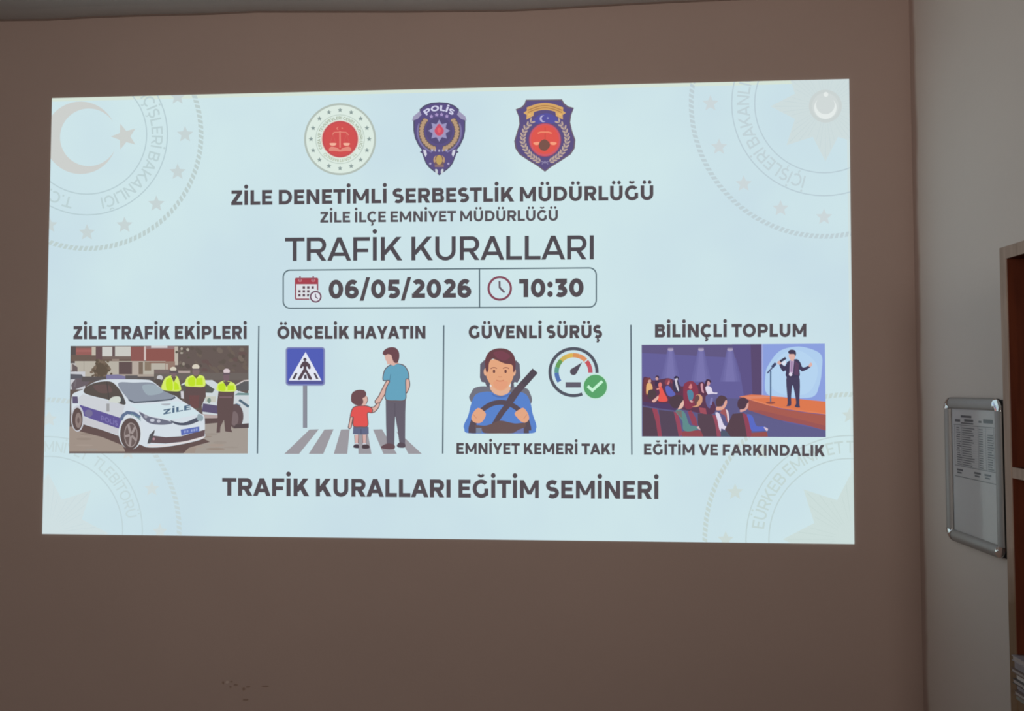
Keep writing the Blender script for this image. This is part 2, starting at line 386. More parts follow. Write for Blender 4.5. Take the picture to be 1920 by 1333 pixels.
# ------------------------------------------------------------------ the projected slide
ctr = on_back(840, 600)
slide = empty('projected_slide', (ctr.x, YB - 0.001, on_back(840, 1010).z))
tag(slide, 'bright pale blue projected seminar slide with dark headings and pictures on the brown wall', 'projected slide')
bm = bmesh.new()
fr = [on_back(x, y, 0.0018) for x, y in QUAD]; bk = [on_back(x, y, 0.0004) for x, y in QUAD]
vf = [bm.verts.new(p) for p in fr]; vb = [bm.verts.new(p) for p in bk]
bm.faces.new(vf)
for i in range(4): bm.faces.new((vf[i], vf[(i + 1) % 4], vb[(i + 1) % 4], vb[i]))
obj('slide_background', bm, m_bg, slide)
g = G()
g.poly([(97.5, 184), (1592, 148), (1592.1, 155), (97.5, 190.5)], (214, 228, 216))
g.poly([(1587, 148.2), (1592, 148), (1602, 1020), (1597, 1019.9)], (208, 224, 224))
g.build('slide_edge_glow', slide, 'slightly yellow upper and right border of the projected light')

INK = (86, 79, 84)
# ---- the four faint seals in the corners
def soft(c, k=0.3): return tuple(c[i] + ((204, 227, 232)[i] - c[i]) * k for i in range(3))
def seal(lab, cx, cy, ri, ro, rs, rr, ssz, stars, texts, c_ring, c_star, c_txt, c_rope, star=None, crescent=None):
    c_ring, c_star, c_txt, c_rope = soft(c_ring, .12), soft(c_star, .3), soft(c_txt, .15), soft(c_rope, .15)
    g = G(clipped=True)
    g.ring(cx, cy, ri, 2.2, c_ring); g.ring(cx, cy, ro, 2.2, c_ring)
    n = int(2 * PI * rr / 9.5); g.z = nxt()
    ps = []
    for i in range(n):
        a = 2 * PI * i / n; da = 2 * PI / n
        ps.append([(cx + (rr - 4.5) * cos(a - da * .1), cy + (rr - 4.5) * sin(a - da * .1)), (cx + (rr - 4.5) * cos(a + da * .55), cy + (rr - 4.5) * sin(a + da * .55)),
                   (cx + (rr + 4.5) * cos(a + da * 1.0), cy + (rr + 4.5) * sin(a + da * 1.0)), (cx + (rr + 4.5) * cos(a + da * .35), cy + (rr + 4.5) * sin(a + da * .35))])
    g.polys(ps, c_rope)
    for s, a0, a1 in texts:
        g.ctext(s, cx, cy, ri + (ro - ri) * 0.24, a0, a1, (ro - ri) * 0.54, 0.17, c_txt)
    if star:
        sx, sy, R, a0, c1, c2 = star; c1, c2 = soft(c1, .3), soft(c2, .25)
        g.star(sx, sy, R, R * 0.60, 8, rad(a0), c1)
        ps = []
        for k in range(8):
            for j in (-0.2, -0.1, 0.0, 0.1, 0.2):
                a = rad(a0 + 45 * k) + j * 1.3; e = R * (0.93 - 1.5 * abs(j)); d = 0.010
                ps.append([(sx + R * .26 * cos(a - d), sy + R * .26 * sin(a - d)), (sx + e * cos(a - d * .7), sy + e * sin(a - d * .7)), (sx + e * cos(a + d * .7), sy + e * sin(a + d * .7)), (sx + R * .26 * cos(a + d), sy + R * .26 * sin(a + d))])
        g.polys(ps, c2)
    if crescent: crescent(g)
    o = g.build('seal', slide, lab)
    for a in stars:
        x, y = cx + rs * cos(rad(a)), cy + rs * sin(rad(a))
        g = G(clipped=True); g.star(x, y, ssz, ssz * 0.45, 5, -PI / 2, c_star)
        if g.v: g.build('seal_star', o)
    return o
def moon(g, ox, oy, R, ix, iy, r, col):
    n = 40; d = math.hypot(ix - ox, iy - oy); base = math.atan2(iy - oy, ix - ox)
    ca = (d * d + R * R - r * r) / (2 * d * R); A = math.acos(max(-1, min(1, ca)))
    cb = (d * d + r * r - R * R) / (2 * d * r); B = PI - math.acos(max(-1, min(1, cb)))
    B = math.acos(max(-1, min(1, -cb)))
    B = PI - math.acos(max(-1, min(1, cb))) if False else math.acos(max(-1, min(1, -cb)))
    outer = [(ox + R * cos(base + A + (2 * PI - 2 * A) * i / n), oy + R * sin(base + A + (2 * PI - 2 * A) * i / n)) for i in range(n + 1)]
    x0, y0 = outer[0]; a_s = math.atan2(y0 - iy, x0 - ix); x1, y1 = outer[-1]; a_e = math.atan2(y1 - iy, x1 - ix)
    while a_e < a_s: a_e += 2 * PI
    inner = [(ix + r * cos(a_s + (a_e - a_s) * i / n), iy + r * sin(a_s + (a_e - a_s) * i / n)) for i in range(n + 1)]
    g.z = nxt()
    for i in range(n): g.raw([outer[i], outer[i + 1], inner[i + 1], inner[i]], col, True)

def tl_moon(g):
    moon(g, 151, 258.3, 68, 166.5, 257.5, 54, (205, 208, 205))
    g.star(233.4, 256, 25.5, 11, 5, PI, (204, 209, 206))
SR, SS, ST, SP = (182, 203, 208), (197, 206, 205), (187, 207, 209), (188, 204, 202)
seal('faint round seal with crescent and star', 163, 252, 112, 151, 184, 214, 16, [22.5 * k for k in range(16)], [('T.C. İÇİŞLERİ BAKANLIĞI', -58, 78), ('T.C. İÇİŞ', 102, 150)], SR, SS, ST, SP, None, tl_moon)
def tr_moon(g):
    g.ell(1547.6, 199, 31, 31, (203, 212, 211)); g.ell(1547.6, 199, 25, 25, (209, 217, 216))
    moon(g, 1547.6, 202, 21, 1547.6, 196.5, 17.5, (229, 236, 234)); g.ell(1548.5, 177, 4.5, 4.5, (230, 236, 234))
seal('faint round seal with eight pointed star and crescent', 1545, 194, 130, 173, 213, 249, 16, [22.5 * k for k in range(16)], [('İÇİŞLERİ BAKANLIĞI', 104, 205)], (184, 202, 210), (204, 210, 212), (192, 208, 213), (190, 205, 210), (1547.6, 199.4, 103, 0, (208, 218, 217), (198, 211, 212)), tr_moon)
seal('very faint round seal with rayed star, left below', 91, 994.6, 139, 176, 209, 245, 15, [-22.5 * k + 0.5 for k in range(8)] + [-90], [('EMNİYET', -98, -62), ('TLEBİTORÜ', -57, -9)], (192, 211, 215), (208, 217, 216), (196, 214, 216), (197, 212, 213), (90, 1000, 114, 0, (210, 222, 223), (201, 216, 219)))
seal('very faint round seal with rayed star, right below', 1593.6, 1011.6, 152, 195, 233, 272, 16, [180 + 22.5 * k for k in range(5)], [('EÜRKEB EMNİYET', 187, 266), ('TİN', 257, 277)][:1] + [('TİN', 268, 279)], (190, 208, 208), (203, 214, 207), (194, 211, 208), (195, 210, 205), (1600, 1011, 132, 0, (205, 219, 213), (196, 212, 206)))

# ---- emblems
def tfm(ox, oy, k): return lambda x, y: (ox + x / k, oy + y / k)
g = G(tfm(560, 185, 8.8875))
cx, cy = 690, 675
g.ell(cx, cy, 600, 600, (180, 192, 184), 72); g.ell(cx, cy, 566, 566, (221, 235, 226), 72)
for k in range(16): g.star(cx + 485 * cos(2 * PI * k / 16), cy + 485 * sin(2 * PI * k / 16), 44, 20, 5, -PI / 2, (142, 158, 156))
g.ring(cx, cy, 405, 12, (188, 204, 194))
g.ctext('CEZA VE TEVKİFEVLERİ GENEL MÜDÜRLÜĞÜ', cx, cy, 328, -208, 28, 50, 0.2, (160, 171, 148))
g.ctext('T.C. ADALET BAKANLIĞI', cx, cy, 328, 42, 138, 50, 0.2, (176, 186, 160))
g.ell(cx, cy, 312, 312, (226, 190, 178), 60); g.ell(cx, cy, 296, 302, (196, 82, 88), 60); g.ell(cx, cy, 270, 278, (209, 84, 84), 60)
SA = (228, 136, 122)
g.stroke([(688, 540), (690, 815)], 24, SA); g.stroke([(560, 605), (590, 562), (690, 556), (790, 562), (832, 605)], 16, SA)
for x in (572, 798):
    for d in (-48, 48): g.stroke([(x, 590), (x + d, 745)], 5, (206, 108, 98))
    g.blob([(x - 52, 742), (x + 52, 742), (x + 34, 778), (x - 34, 778)], (244, 180, 158))
g.blob([(505, 865), (540, 800), (640, 820), (690, 850), (740, 820), (840, 800), (875, 865), (780, 872), (690, 882), (600, 872)], (226, 142, 128))
moon(g, 655, 495, 24, 666, 495, 19, (228, 136, 122)); g.star(725, 492, 18, 8, 5, 0, (228, 136, 122))
g.build('emblem', slide, 'round white emblem with red disc, scales and ring of stars')

g = G(tfm(760, 180, 8.6)); MX = 548
half = [(548, 98), (680, 108), (790, 150), (868, 215), (858, 262), (930, 330), (968, 400), (966, 560), (942, 680), (885, 800), (828, 872), (862, 905), (828, 922), (800, 1000), (768, 1085), (718, 1152), (640, 1215), (548, 1280)]
full = half + [(2 * MX - x, y) for x, y in half[::-1][1:-1]]
g.poly(full, (84, 84, 108))
g.poly([(MX + (x - MX) * 0.95, 620 + (y - 620) * 0.965) for x, y in full], (94, 84, 132))
for sgn in (-1, 1):
    g.poly([(MX + sgn * x, y) for x, y in ((315, 240), (420, 330), (440, 400), (350, 370), (285, 300))], (160, 155, 185))
    g.arc(MX, 575, 350, 90 - sgn * 20, 90 - sgn * 112, 26, (128, 120, 165))
    g.poly([(MX + sgn * x, y) for x, y in ((215, 875), (262, 862), (250, 925), (222, 985), (200, 940))], (212, 212, 226))
    g.blob([(MX + sgn * 30, 1190), (MX + sgn * 65, 1180), (MX + sgn * 60, 1240), (MX + sgn * 28, 1250)], (205, 212, 218))
    g.ell(MX + sgn * 146, 1092, 18, 18, (172, 165, 196))
g.ctext('POLİS', MX, 560, 322, -130, -50, 88, 0.26, (212, 212, 236))
for x, y in ((420, 330), (505, 305), (585, 300), (670, 325)): g.star(x, y, 34, 20, 5, -PI / 2, (170, 150, 200))
g.arc(MX, 570, 290, -42, 78, 92, (104, 92, 92)); g.arc(MX, 570, 290, 222, 102, 92, (104, 92, 92))
for k in range(13):
    for sgn in (-1, 1):
        a = rad(90 - sgn * (16 + k * 9.4)); g.ell(MX + 288 * cos(a), 570 + 288 * sin(a), 40, 26, (184, 154, 124), 10, a + sgn * 0.5)
g.ell(MX - 3, 560, 215, 215, (88, 80, 122))
g.star(MX - 3, 560, 178, 112, 8, 0, (156, 152, 192)); g.star(MX - 3, 560, 120, 92, 8, rad(22.5), (168, 150, 186))
g.blob([(545, 450), (590, 500), (622, 560), (590, 622), (545, 640), (500, 622), (470, 560), (500, 500)], (205, 84, 106)); g.ell(545, 552, 28, 42, (228, 104, 112))
[g.rect(x, 862 + abs(x - 545) * -0.05, x + w_, 900 + abs(x - 545) * -0.05, (172, 168, 196)) for x, w_ in ((415, 34), (474, 20), (530, 30), (592, 20), (648, 30))]
g.ell(545, 1040, 98, 88, (120, 96, 100)); g.ell(545, 1030, 50, 80, (190, 160, 98))
for sgn in (-1, 1): g.blob([(545 + sgn * 45, 960), (545 + sgn * 88, 1000), (545 + sgn * 84, 1070), (545 + sgn * 50, 1050), (545 + sgn * 66, 1010)], (186, 152, 122))
g.rect(475, 1115, 620, 1145, (150, 120, 112))
g.build('emblem', slide, 'dark purple badge with gold wreath, silver star and white lettering')

g = G(tfm(950, 178, 8.772))
sh = [(315, 78), (910, 72), (950, 140), (1020, 190), (1108, 212), (1062, 330), (1046, 450), (1080, 600), (1132, 740), (1118, 880), (1052, 980), (900, 1080), (740, 1180), (630, 1265), (500, 1165), (350, 1075), (208, 980), (143, 880), (123, 760), (163, 630), (208, 480), (198, 360), (148, 235), (240, 200), (290, 150)]
g.poly(sh, (112, 98, 112)); g.poly([(630 + (x - 630) * 0.955, 640 + (y - 640) * 0.96) for x, y in sh], (95, 84, 130))
g.blob([(420, 440), (520, 340), (640, 300), (760, 330), (850, 430), (700, 480), (560, 480)], (90, 86, 160))
for s in (0, 1):
    X = (lambda x: x) if s == 0 else (lambda x: 1250 - x)
    g.poly([(X(275), 295), (X(345), 250), (X(450), 270), (X(440), 345), (X(325), 405), (X(330), 330)], (216, 172, 112))
    g.poly([(X(335), 262), (X(400), 258), (X(395), 330), (X(350), 340)], (232, 186, 110))
up = [(330 + 600 * i / 12, 205 - 75 * sin(PI * i / 12)) for i in range(13)]; dn = [(335 + 590 * i / 12, 330 - 85 * sin(PI * i / 12)) for i in range(13)]
g.z = nxt()
for i in range(12): g.raw([up[i], up[i + 1], dn[i + 1], dn[i]], (214, 168, 104), True)
for k, (o, w_) in enumerate(((48, 16), (84, 16))):
    g.stroke([(350 + 560 * i / 12, 205 + o - 78 * sin(PI * i / 12)) for i in range(13)], w_, (172, 126, 82))
moon(g, 600, 392, 56, 622, 388, 47, (186, 180, 214)); g.star(678, 382, 26, 11, 5, PI, (150, 148, 194))
for s in (-1, 1):
    path = [(630 + s * 215, 430), (630 + s * 310, 530), (630 + s * 355, 640), (630 + s * 370, 750), (630 + s * 335, 860), (630 + s * 270, 960), (630 + s * 190, 1030), (630 + s * 105, 1085)]
    g.stroke(path, 14, (140, 126, 138))
    for k in range(14):
        t = k / 13 * (len(path) - 1.001); i = int(t); fr_ = t - i
        x = path[i][0] + (path[i + 1][0] - path[i][0]) * fr_; y = path[i][1] + (path[i + 1][1] - path[i][1]) * fr_
        an = math.atan2(path[i + 1][1] - path[i][1], path[i + 1][0] - path[i][0])
        for q in (-1, 1): g.ell(x + 26 * cos(an + PI / 2 * q), y + 26 * sin(an + PI / 2 * q), 38, 15, (190, 168, 156), 10, an - q * 0.55)
g.ell(630, 740, 270, 282, (140, 80, 110), 48); g.ell(630, 740, 256, 268, (206, 94, 108), 48); g.ell(630, 735, 230, 238, (222, 90, 82), 48)
g.stroke([(632, 530), (632, 780)], 14, (196, 84, 72)); g.stroke([(510, 630), (560, 612), (690, 612), (740, 630)], 22, (240, 142, 112))
for s in (-1, 1): g.blob([(630 + s * 190, 785), (630 + s * 90, 775), (630 + s * 100, 815), (630 + s * 160, 822)], (246, 160, 128))
g.blob([(620, 730), (690, 770), (712, 840), (660, 905), (620, 920), (560, 900), (525, 840), (550, 770)], (122, 86, 78))
g.stroke([(570, 1090), (630, 1120), (690, 1090)], 16, (140, 132, 168)); g.stroke([(580, 1140), (630, 1090), (680, 1140)], 14, (140, 132, 168))
g.build('emblem', slide, 'purple shield emblem with gold banner, laurel and red disc')

# ---- headings
def heading(s, x0, x1, yl, yr, cap, w, capr=None, col=INK, name='heading', lab=None, parent=None):
    g = G(); g.text(s, x0, x1, yl, yr, cap, w, col, capr); return g.build(name, parent or slide, lab)
heading('ZİLE DENETİMLİ SERBESTLİK MÜDÜRLÜĞÜ', 433.5, 1225, 384.6, 374.8, 27.6, 0.258, 27.4, lab='bold title line under the emblems')
heading('ZİLE İLÇE EMNİYET MÜDÜRLÜĞÜ', 600.5, 1046, 417.4, 413.8, 20.2, 0.242, 20.2, (90, 85, 90), lab='smaller second title line')
heading('TRAFİK KURALLARI', 534.4, 1113.3, 489.3, 486.3, 43.6, 0.178, 45.2, (82, 77, 83), lab='large thin title line above the date box')
heading('TRAFİK KURALLARI EĞİTİM SEMİNERİ', 416.6, 1234.5, 929.1, 935.8, 33.2, 0.25, 34, lab='large bold line at the foot of the slide')
heading('ZİLE TRAFİK EKİPLERİ', 137.6, 462.5, 635.9, 635.5, 24.4, 0.275, lab='bold heading above the police car photo')
heading('ÖNCELİK HAYATIN', 519.8, 797.8, 635.4, 635.0, 23.8, 0.275, lab='bold heading above the crossing picture')
heading('GÜVENLİ SÜRÜŞ', 878.6, 1129.3, 634.8, 634.0, 24.4, 0.275, lab='bold heading above the driver picture')
heading('BİLİNÇLİ TOPLUM', 1228.0, 1512.0, 632.6, 631.4, 24.4, 0.275, lab='bold heading above the auditorium picture')
heading('EMNİYET KEMERİ TAK!', 856, 1152.4, 851.2, 852.4, 20.8, 0.262, lab='caption under the driver picture', name='caption')
heading('EĞİTİM VE FARKINDALIK', 1207.4, 1546.8, 852.6, 855.4, 20.6, 0.258, 21.2, lab='caption under the auditorium picture', name='caption')
for a, c in (((485.3, 611), (482.6, 850.5)), ((832, 610), (830, 850.5)), ((1182.9, 609), (1184.6, 852.6))):
    g = G(); g.stroke([a, c], 2.7, (96, 112, 122)); g.build('divider', slide)

# ---- date box
g = G(); BC = (98, 116, 124)
def rbox(x0, y0, x1, y1, yr0, yr1, r):
    o = []
    for cx_, cy_, a in ((x0 + r, y0 + r, 180), (x1 - r, yr0 + r, 270), (x1 - r, yr1 - r, 0), (x0 + r, y1 - r, 90)):
        o += [(cx_ + r * cos(rad(a + 90 * i / 7)), cy_ + r * sin(rad(a + 90 * i / 7))) for i in range(8)]
    return o
g.stroke(rbox(531, 506.5, 1118, 578, 502.2, 575.8, 13), 2.6, BC, True)
g.stroke([(899, 504), (899.2, 576.5)], 2.6, BC)
dbox = g.build('date_box', slide, 'thin rounded outline box with a dividing line')
heading('06/05/2026', 616.3, 883.7, 559.6, 558, 34.6, 0.275, name='date_lettering', parent=dbox)
heading('10:30', 973.3, 1094.3, 557.4, 556.2, 34.2, 0.28, name='time_lettering', parent=dbox)
CR = (150, 84, 96)
g = G(); g.poly(rbox(552.8, 520.8, 596.8, 562.2, 520.6, 562.0, 3), CR); g.rect(555.6, 533, 594, 559.6, (222, 224, 228)); g.rect(553.4, 522, 596.2, 532.6, (166, 68, 80))
for x in (562.5, 587.3): g.ell(x, 525.6, 3.8, 3.0, (196, 120, 128)); g.stroke([(x, 517.6), (x, 526)], 3.0, (146, 92, 108))
for r in range(3):
    for c in range(4):
        if (r == 0 and c == 0) or (r > 0 and c == 3): continue
        x, y = 561.4 + 8.3 * c, 538.8 + 7.4 * r; g.rect(x - 2.3, y - 2.3, x + 2.3, y + 2.3, (104, 80, 92))
g.ell(591.9, 556.3, 12.8, 12.8, (210, 230, 234)); g.ell(591.9, 556.3, 11.2, 11.2, (118, 86, 104)); g.ell(591.9, 556.3, 8.2, 8.2, (226, 228, 236)); g.stroke([(591.5, 550.5), (591.7, 556.5), (596, 560)], 2, (104, 84, 100))
g.build('calendar_icon', dbox, 'dark red calendar with a small clock')
g = G(); g.ell(937, 540.7, 23, 23.2, (134, 76, 92), 48); g.ell(937, 540.7, 18.8, 19, (206, 228, 233), 48); g.stroke([(936.6, 527), (936.8, 539), (946, 548.5)], 3.7, (106, 92, 102))
g.build('clock_icon', dbox, 'dark red clock ring')

# ---- photo of the police car
t5 = tfm(70, 590, 4.571)
g = G(t5)
PQ = [(285, 268), (1812, 264), (1803, 1190), (272, 1188)]
g.poly(PQ, (104, 92, 88))
def rr(*a): g.rect(*a)
rr(285, 268, 1200, 300, (120, 100, 96))
rr(330, 285, 468, 345, (152, 98, 94)); rr(335, 300, 462, 318, (164, 106, 102)); rr(285, 268, 330, 470, (92, 84, 84))
rr(290, 345, 810, 400, (112, 96, 88)); rr(466, 275, 500, 348, (194, 186, 172)); rr(503, 272, 556, 400, (108, 86, 88))
rr(556, 275, 642, 356, (206, 206, 202)); rr(642, 270, 666, 366, (104, 88, 88)); rr(666, 272, 800, 372, (202, 202, 196)); rr(556, 356, 800, 380, (120, 104, 98))
rr(800, 275, 914, 402, (142, 92, 88)); rr(930, 272, 1176, 402, (142, 90, 84)); rr(930, 268, 1176, 292, (150, 120, 122)); rr(975, 266, 1115, 284, (208, 208, 210)); rr(914, 270, 931, 392, (206, 190, 186))
rr(322, 398, 1100, 535, (184, 178, 166)); rr(398, 398, 402, 535, (150, 144, 134)); rr(640, 380, 700, 400, (150, 134, 124))
rr(698, 404, 812, 512, (100, 84, 84)); rr(868, 404, 906, 520, (126, 110, 98)); rr(920, 402, 975, 480, (140, 124, 108)); rr(812, 402, 868, 515, (182, 170, 160)); rr(700, 510, 1000, 532, (172, 160, 150)); rr(960, 402, 1096, 416, (140, 110, 98))
rr(1176, 272, 1206, 432, (190, 182, 170)); rr(1096, 400, 1180, 470, (150, 124, 112)); rr(1100, 420, 1120, 540, (184, 172, 160))
random.seed(11)
for _ in range(46):
    x, y = random.uniform(1205, 1795), random.uniform(285, 540); g.ell(x, y, random.uniform(12, 40), random.uniform(8, 22), random.choice([(98, 88, 82), (110, 98, 90), (92, 82, 78), (118, 106, 98), (104, 86, 84)]), 9, random.random())
for _ in range(12):
    x, y = random.uniform(1190, 1300), random.uniform(285, 440); g.ell(x, y, random.uniform(6, 14), random.uniform(6, 16), random.choice([(176, 170, 158), (150, 142, 130), (96, 90, 80)]), 8)
g.blob([(470, 470), (500, 430), (520, 400), (560, 385), (600, 420), (632, 470), (600, 500), (585, 560), (500, 560), (500, 520)], (112, 98, 84)); g.blob([(500, 460), (540, 410), (580, 440), (600, 480), (570, 555), (515, 550)], (98, 86, 74))
for _ in range(30):
    a = random.uniform(0, 2 * PI); q = random.uniform(.6, 1.15); g.ell(552 + 78 * q * cos(a), 475 + 82 * q * sin(a), random.uniform(5, 16), random.uniform(6, 18), random.choice([(112, 98, 84), (98, 86, 74), (124, 108, 94)]), 8, a)
rr(283, 415, 330, 480, (186, 182, 180)); g.poly([(300, 420), (345, 450), (345, 490), (300, 480)], (110, 98, 98))
rr(283, 488, 410, 640, (200, 202, 208)); g.poly([(283, 508), (380, 512), (400, 545), (283, 555)], (96, 96, 104)); g.poly([(330, 545), (470, 545), (430, 600), (300, 650), (290, 600)], (108, 98, 104)); g.stroke([(330, 560), (320, 620)], 12, (120, 112, 118))
rr(380, 530, 1080, 572, (94, 88, 88)); rr(1000, 500, 1810, 560, (110, 102, 98)); rr(1000, 470, 1180, 505, (120, 106, 104))
rr(1180, 480, 1310, 500, (176, 160, 154)); g.ell(1050, 540, 26, 22, (196, 196, 200)); g.ell(1035, 580, 40, 30, (92, 84, 80))
g.poly([(274, 960), (420, 940), (900, 900), (1500, 880), (1806, 900), (1803, 1190), (272, 1188)], (160, 146, 136)); g.poly([(1420, 880), (1806, 900), (1803, 1190), (1350, 1190)], (163, 154, 146))
for _ in range(26):
    x, y = random.uniform(385, 1690), random.uniform(1010, 1165); g.ell(x, y, random.uniform(30, 90), random.uniform(6, 14), random.choice([(152, 138, 128), (166, 152, 142), (158, 148, 140)]), 9)
g.poly([(300, 960), (420, 930), (760, 1010), (920, 1090), (1420, 1060), (1480, 1090), (1300, 1140), (1250, 1188), (760, 1188), (730, 1120), (560, 1050), (330, 990)], (102, 84, 82))
rr(272, 1172, 1250, 1188, (108, 92, 88))
photo = g.build('police_photo', slide, 'street photo with buildings and parked cars')
# second car
g = G(t5)
g.poly([(1230, 600), (1290, 562), (1500, 560), (1560, 600), (1812, 680), (1812, 940), (1760, 945), (1700, 880), (1420, 870), (1400, 700)], (206, 214, 218))
g.poly([(1240, 605), (1300, 575), (1430, 578), (1520, 640), (1500, 670), (1260, 660)], (90, 92, 90)); g.poly([(1690, 620), (1760, 572), (1812, 566), (1812, 650), (1720, 655)], (96, 96, 98)); g.stroke([(1690, 610), (1770, 566), (1812, 562)], 10, (206, 198, 196))
g.poly([(1420, 760), (1550, 780), (1550, 850), (1410, 830)], (96, 86, 116)); g.rect(1440, 700, 1530, 750, (198, 200, 190)); g.ell(1472, 735, 16, 22, (120, 140, 130))
g.poly([(1690, 690), (1812, 690), (1812, 672), (1720, 668)], (120, 150, 150)); g.stroke([(1730, 730), (1812, 790)], 22, (88, 108, 124)); g.stroke([(1700, 765), (1740, 780)], 16, (120, 146, 168))
g.poly([(1400, 850), (1550, 862), (1540, 890), (1400, 880)], (180, 164, 162)); g.poly([(1380, 890), (1560, 885), (1560, 925), (1400, 940)], (98, 82, 82))
g.ell(1700, 870, 66, 105, (100, 84, 86)); g.ell(1690, 890, 34, 62, (124, 108, 110)); g.poly([(1700, 940), (1812, 930), (1812, 970), (1680, 975)], (88, 76, 78))
g.build('parked_car', photo, 'white parked patrol car behind the officers')
# officers
def officer(parts, lab):
    g = G(t5)
    for k, p, c in parts:
        if k == 'e': g.ell(*p, c)
        elif k == 'b': g.blob(p, c)
        else: g.poly(p, c)
    g.build('officer', photo, lab)
VY, VL, BD = (192, 226, 48), (214, 234, 112), (100, 82, 82)
officer([('p', [(1075, 640), (1230, 645), (1240, 720), (1250, 790), (1180, 760), (1100, 690)], (90, 84, 80)), ('b', [(1100, 540), (1150, 520), (1200, 530), (1222, 590), (1228, 650), (1150, 655), (1068, 640), (1072, 590)], VL), ('b', [(1105, 560), (1150, 545), (1160, 640), (1110, 640)], VY), ('p', [(1175, 570), (1210, 600), (1218, 640), (1172, 645)], VY), ('p', [(1145, 525), (1195, 530), (1170, 580)], (104, 92, 80)), ('e', (1168, 505, 24, 30), (126, 104, 110)), ('e', (1165, 467, 27, 20), (212, 206, 190)), ('p', [(1135, 480), (1205, 480), (1210, 500), (1130, 500)], (100, 88, 92)), ('p', [(1228, 655), (1252, 655), (1256, 720), (1232, 715)], (206, 204, 210))], 'officer in yellow vest and white cap nearest the car')
officer([('p', [(1275, 600), (1440, 600), (1445, 700), (1400, 800), (1300, 800), (1260, 720)], BD), ('p', [(1300, 690), (1390, 690), (1380, 800), (1310, 800)], (112, 80, 80)), ('b', [(1290, 535), (1340, 515), (1400, 518), (1432, 540), (1436, 612), (1350, 618), (1268, 608), (1272, 560)], VL), ('b', [(1295, 550), (1345, 535), (1350, 605), (1300, 605)], VY), ('p', [(1362, 545), (1415, 540), (1420, 600), (1360, 604)], VY), ('p', [(1330, 515), (1392, 515), (1362, 548)], (110, 104, 70)), ('e', (1358, 490, 28, 34), (132, 110, 112)), ('e', (1358, 448, 31, 24), (216, 208, 192)), ('p', [(1328, 462), (1390, 462), (1392, 476), (1326, 476)], (108, 96, 98))], 'officer in yellow vest standing in the middle')
officer([('p', [(1555, 640), (1690, 640), (1680, 800), (1660, 980), (1672, 1008), (1610, 1000), (1600, 900), (1570, 960), (1566, 1010), (1535, 1012), (1545, 900), (1540, 760)], BD), ('p', [(1560, 700), (1670, 700), (1668, 712), (1560, 712)], (128, 104, 110)), ('b', [(1555, 585), (1600, 565), (1660, 575), (1696, 600), (1700, 652), (1620, 660), (1540, 650), (1540, 610)], VL), ('b', [(1555, 600), (1605, 590), (1610, 650), (1556, 645)], VY), ('p', [(1632, 605), (1685, 605), (1690, 645), (1630, 650)], VY), ('p', [(1590, 570), (1655, 575), (1622, 620)], (104, 92, 84)), ('e', (1620, 535, 26, 40), (122, 100, 108)), ('e', (1622, 485, 28, 23), (216, 200, 204)), ('p', [(1594, 498), (1650, 498), (1654, 514), (1592, 516)], (104, 90, 98))], 'officer in yellow vest standing full length at the right')
# police car
g = G(t5)
body = [(300, 690), (340, 660), (395, 640), (440, 605), (500, 574), (570, 556), (690, 553), (930, 557), (990, 575), (1060, 630), (1100, 670), (1180, 695), (1225, 728), (1330, 795), (1400, 848), (1432, 875), (1436, 1000), (1430, 1055), (1330, 1090), (1130, 1128), (960, 1138), (885, 1115), (720, 1048), (560, 990), (400, 940), (305, 900), (292, 790)]
g.blob(body, (212, 221, 229))
g.poly([(390, 680), (620, 742), (750, 775), (720, 890), (365, 775), (340, 720)], (204, 208, 214)); g.poly([(388, 870), (705, 978), (722, 1040), (560, 988), (392, 935)], (200, 200, 206))
g.poly([(300, 700), (345, 700), (350, 760), (302, 760)], (100, 92, 120)); g.poly([(590, 515), (690, 512), (755, 528), (755, 552), (590, 552)], (128, 124, 160)); g.rect(755, 520, 860, 550, (98, 94, 96))
g.blob([(400, 640), (470, 592), (560, 572), (635, 576), (690, 622), (732, 690), (752, 772), (620, 732), (425, 682)], (92, 84, 80)); g.blob([(480, 610), (600, 600), (640, 660), (540, 670)], (106, 88, 86)); g.stroke([(595, 575), (615, 735)], 8, (80, 74, 74))
g.poly([(700, 745), (750, 772), (742, 720), (712, 690)], (84, 84, 86))
g.blob([(612, 742), (640, 708), (690, 700), (714, 714), (706, 752), (650, 752)], (208, 214, 206))
g.blob([(690, 590), (830, 582), (985, 584), (1060, 640), (1182, 702), (1150, 728), (1000, 746), (830, 756), (780, 726)], (142, 150, 164)); g.blob([(900, 610), (1000, 600), (1080, 660), (950, 690)], (158, 172, 182)); g.stroke([(780, 728), (830, 752), (1000, 742), (1150, 726), (1182, 704)], 12, (84, 92, 104))
g.poly([(790, 770), (1000, 765), (1200, 740), (1330, 800), (1395, 852), (1150, 900), (940, 860)], (208, 226, 232)); g.blob([(1060, 765), (1140, 760), (1130, 775), (1090, 778)], (176, 182, 190))
g.poly([(362, 772), (500, 815), (722, 888), (704, 978), (460, 892), (385, 862)], (100, 90, 150)); g.text('POLİS', 545, 690, 905, 955, 42, 0.22, (128, 120, 176)); g.ell(440, 845, 34, 32, (120, 114, 150))
g.stroke([(715, 905), (735, 862), (770, 838), (830, 846), (880, 880)], 28, (100, 116, 146)); g.text('TRAFİK', 800, 888, 868, 912, 26, 0.24, (110, 146, 150)); g.rect(592, 762, 618, 830, (160, 160, 162))
g.ell(345, 890, 56, 112, (200, 202, 210)); g.ell(343, 895, 45, 98, (98, 82, 80)); g.ell(352, 905, 27, 66, (144, 128, 124)); g.ell(352, 905, 10, 26, (110, 94, 92))
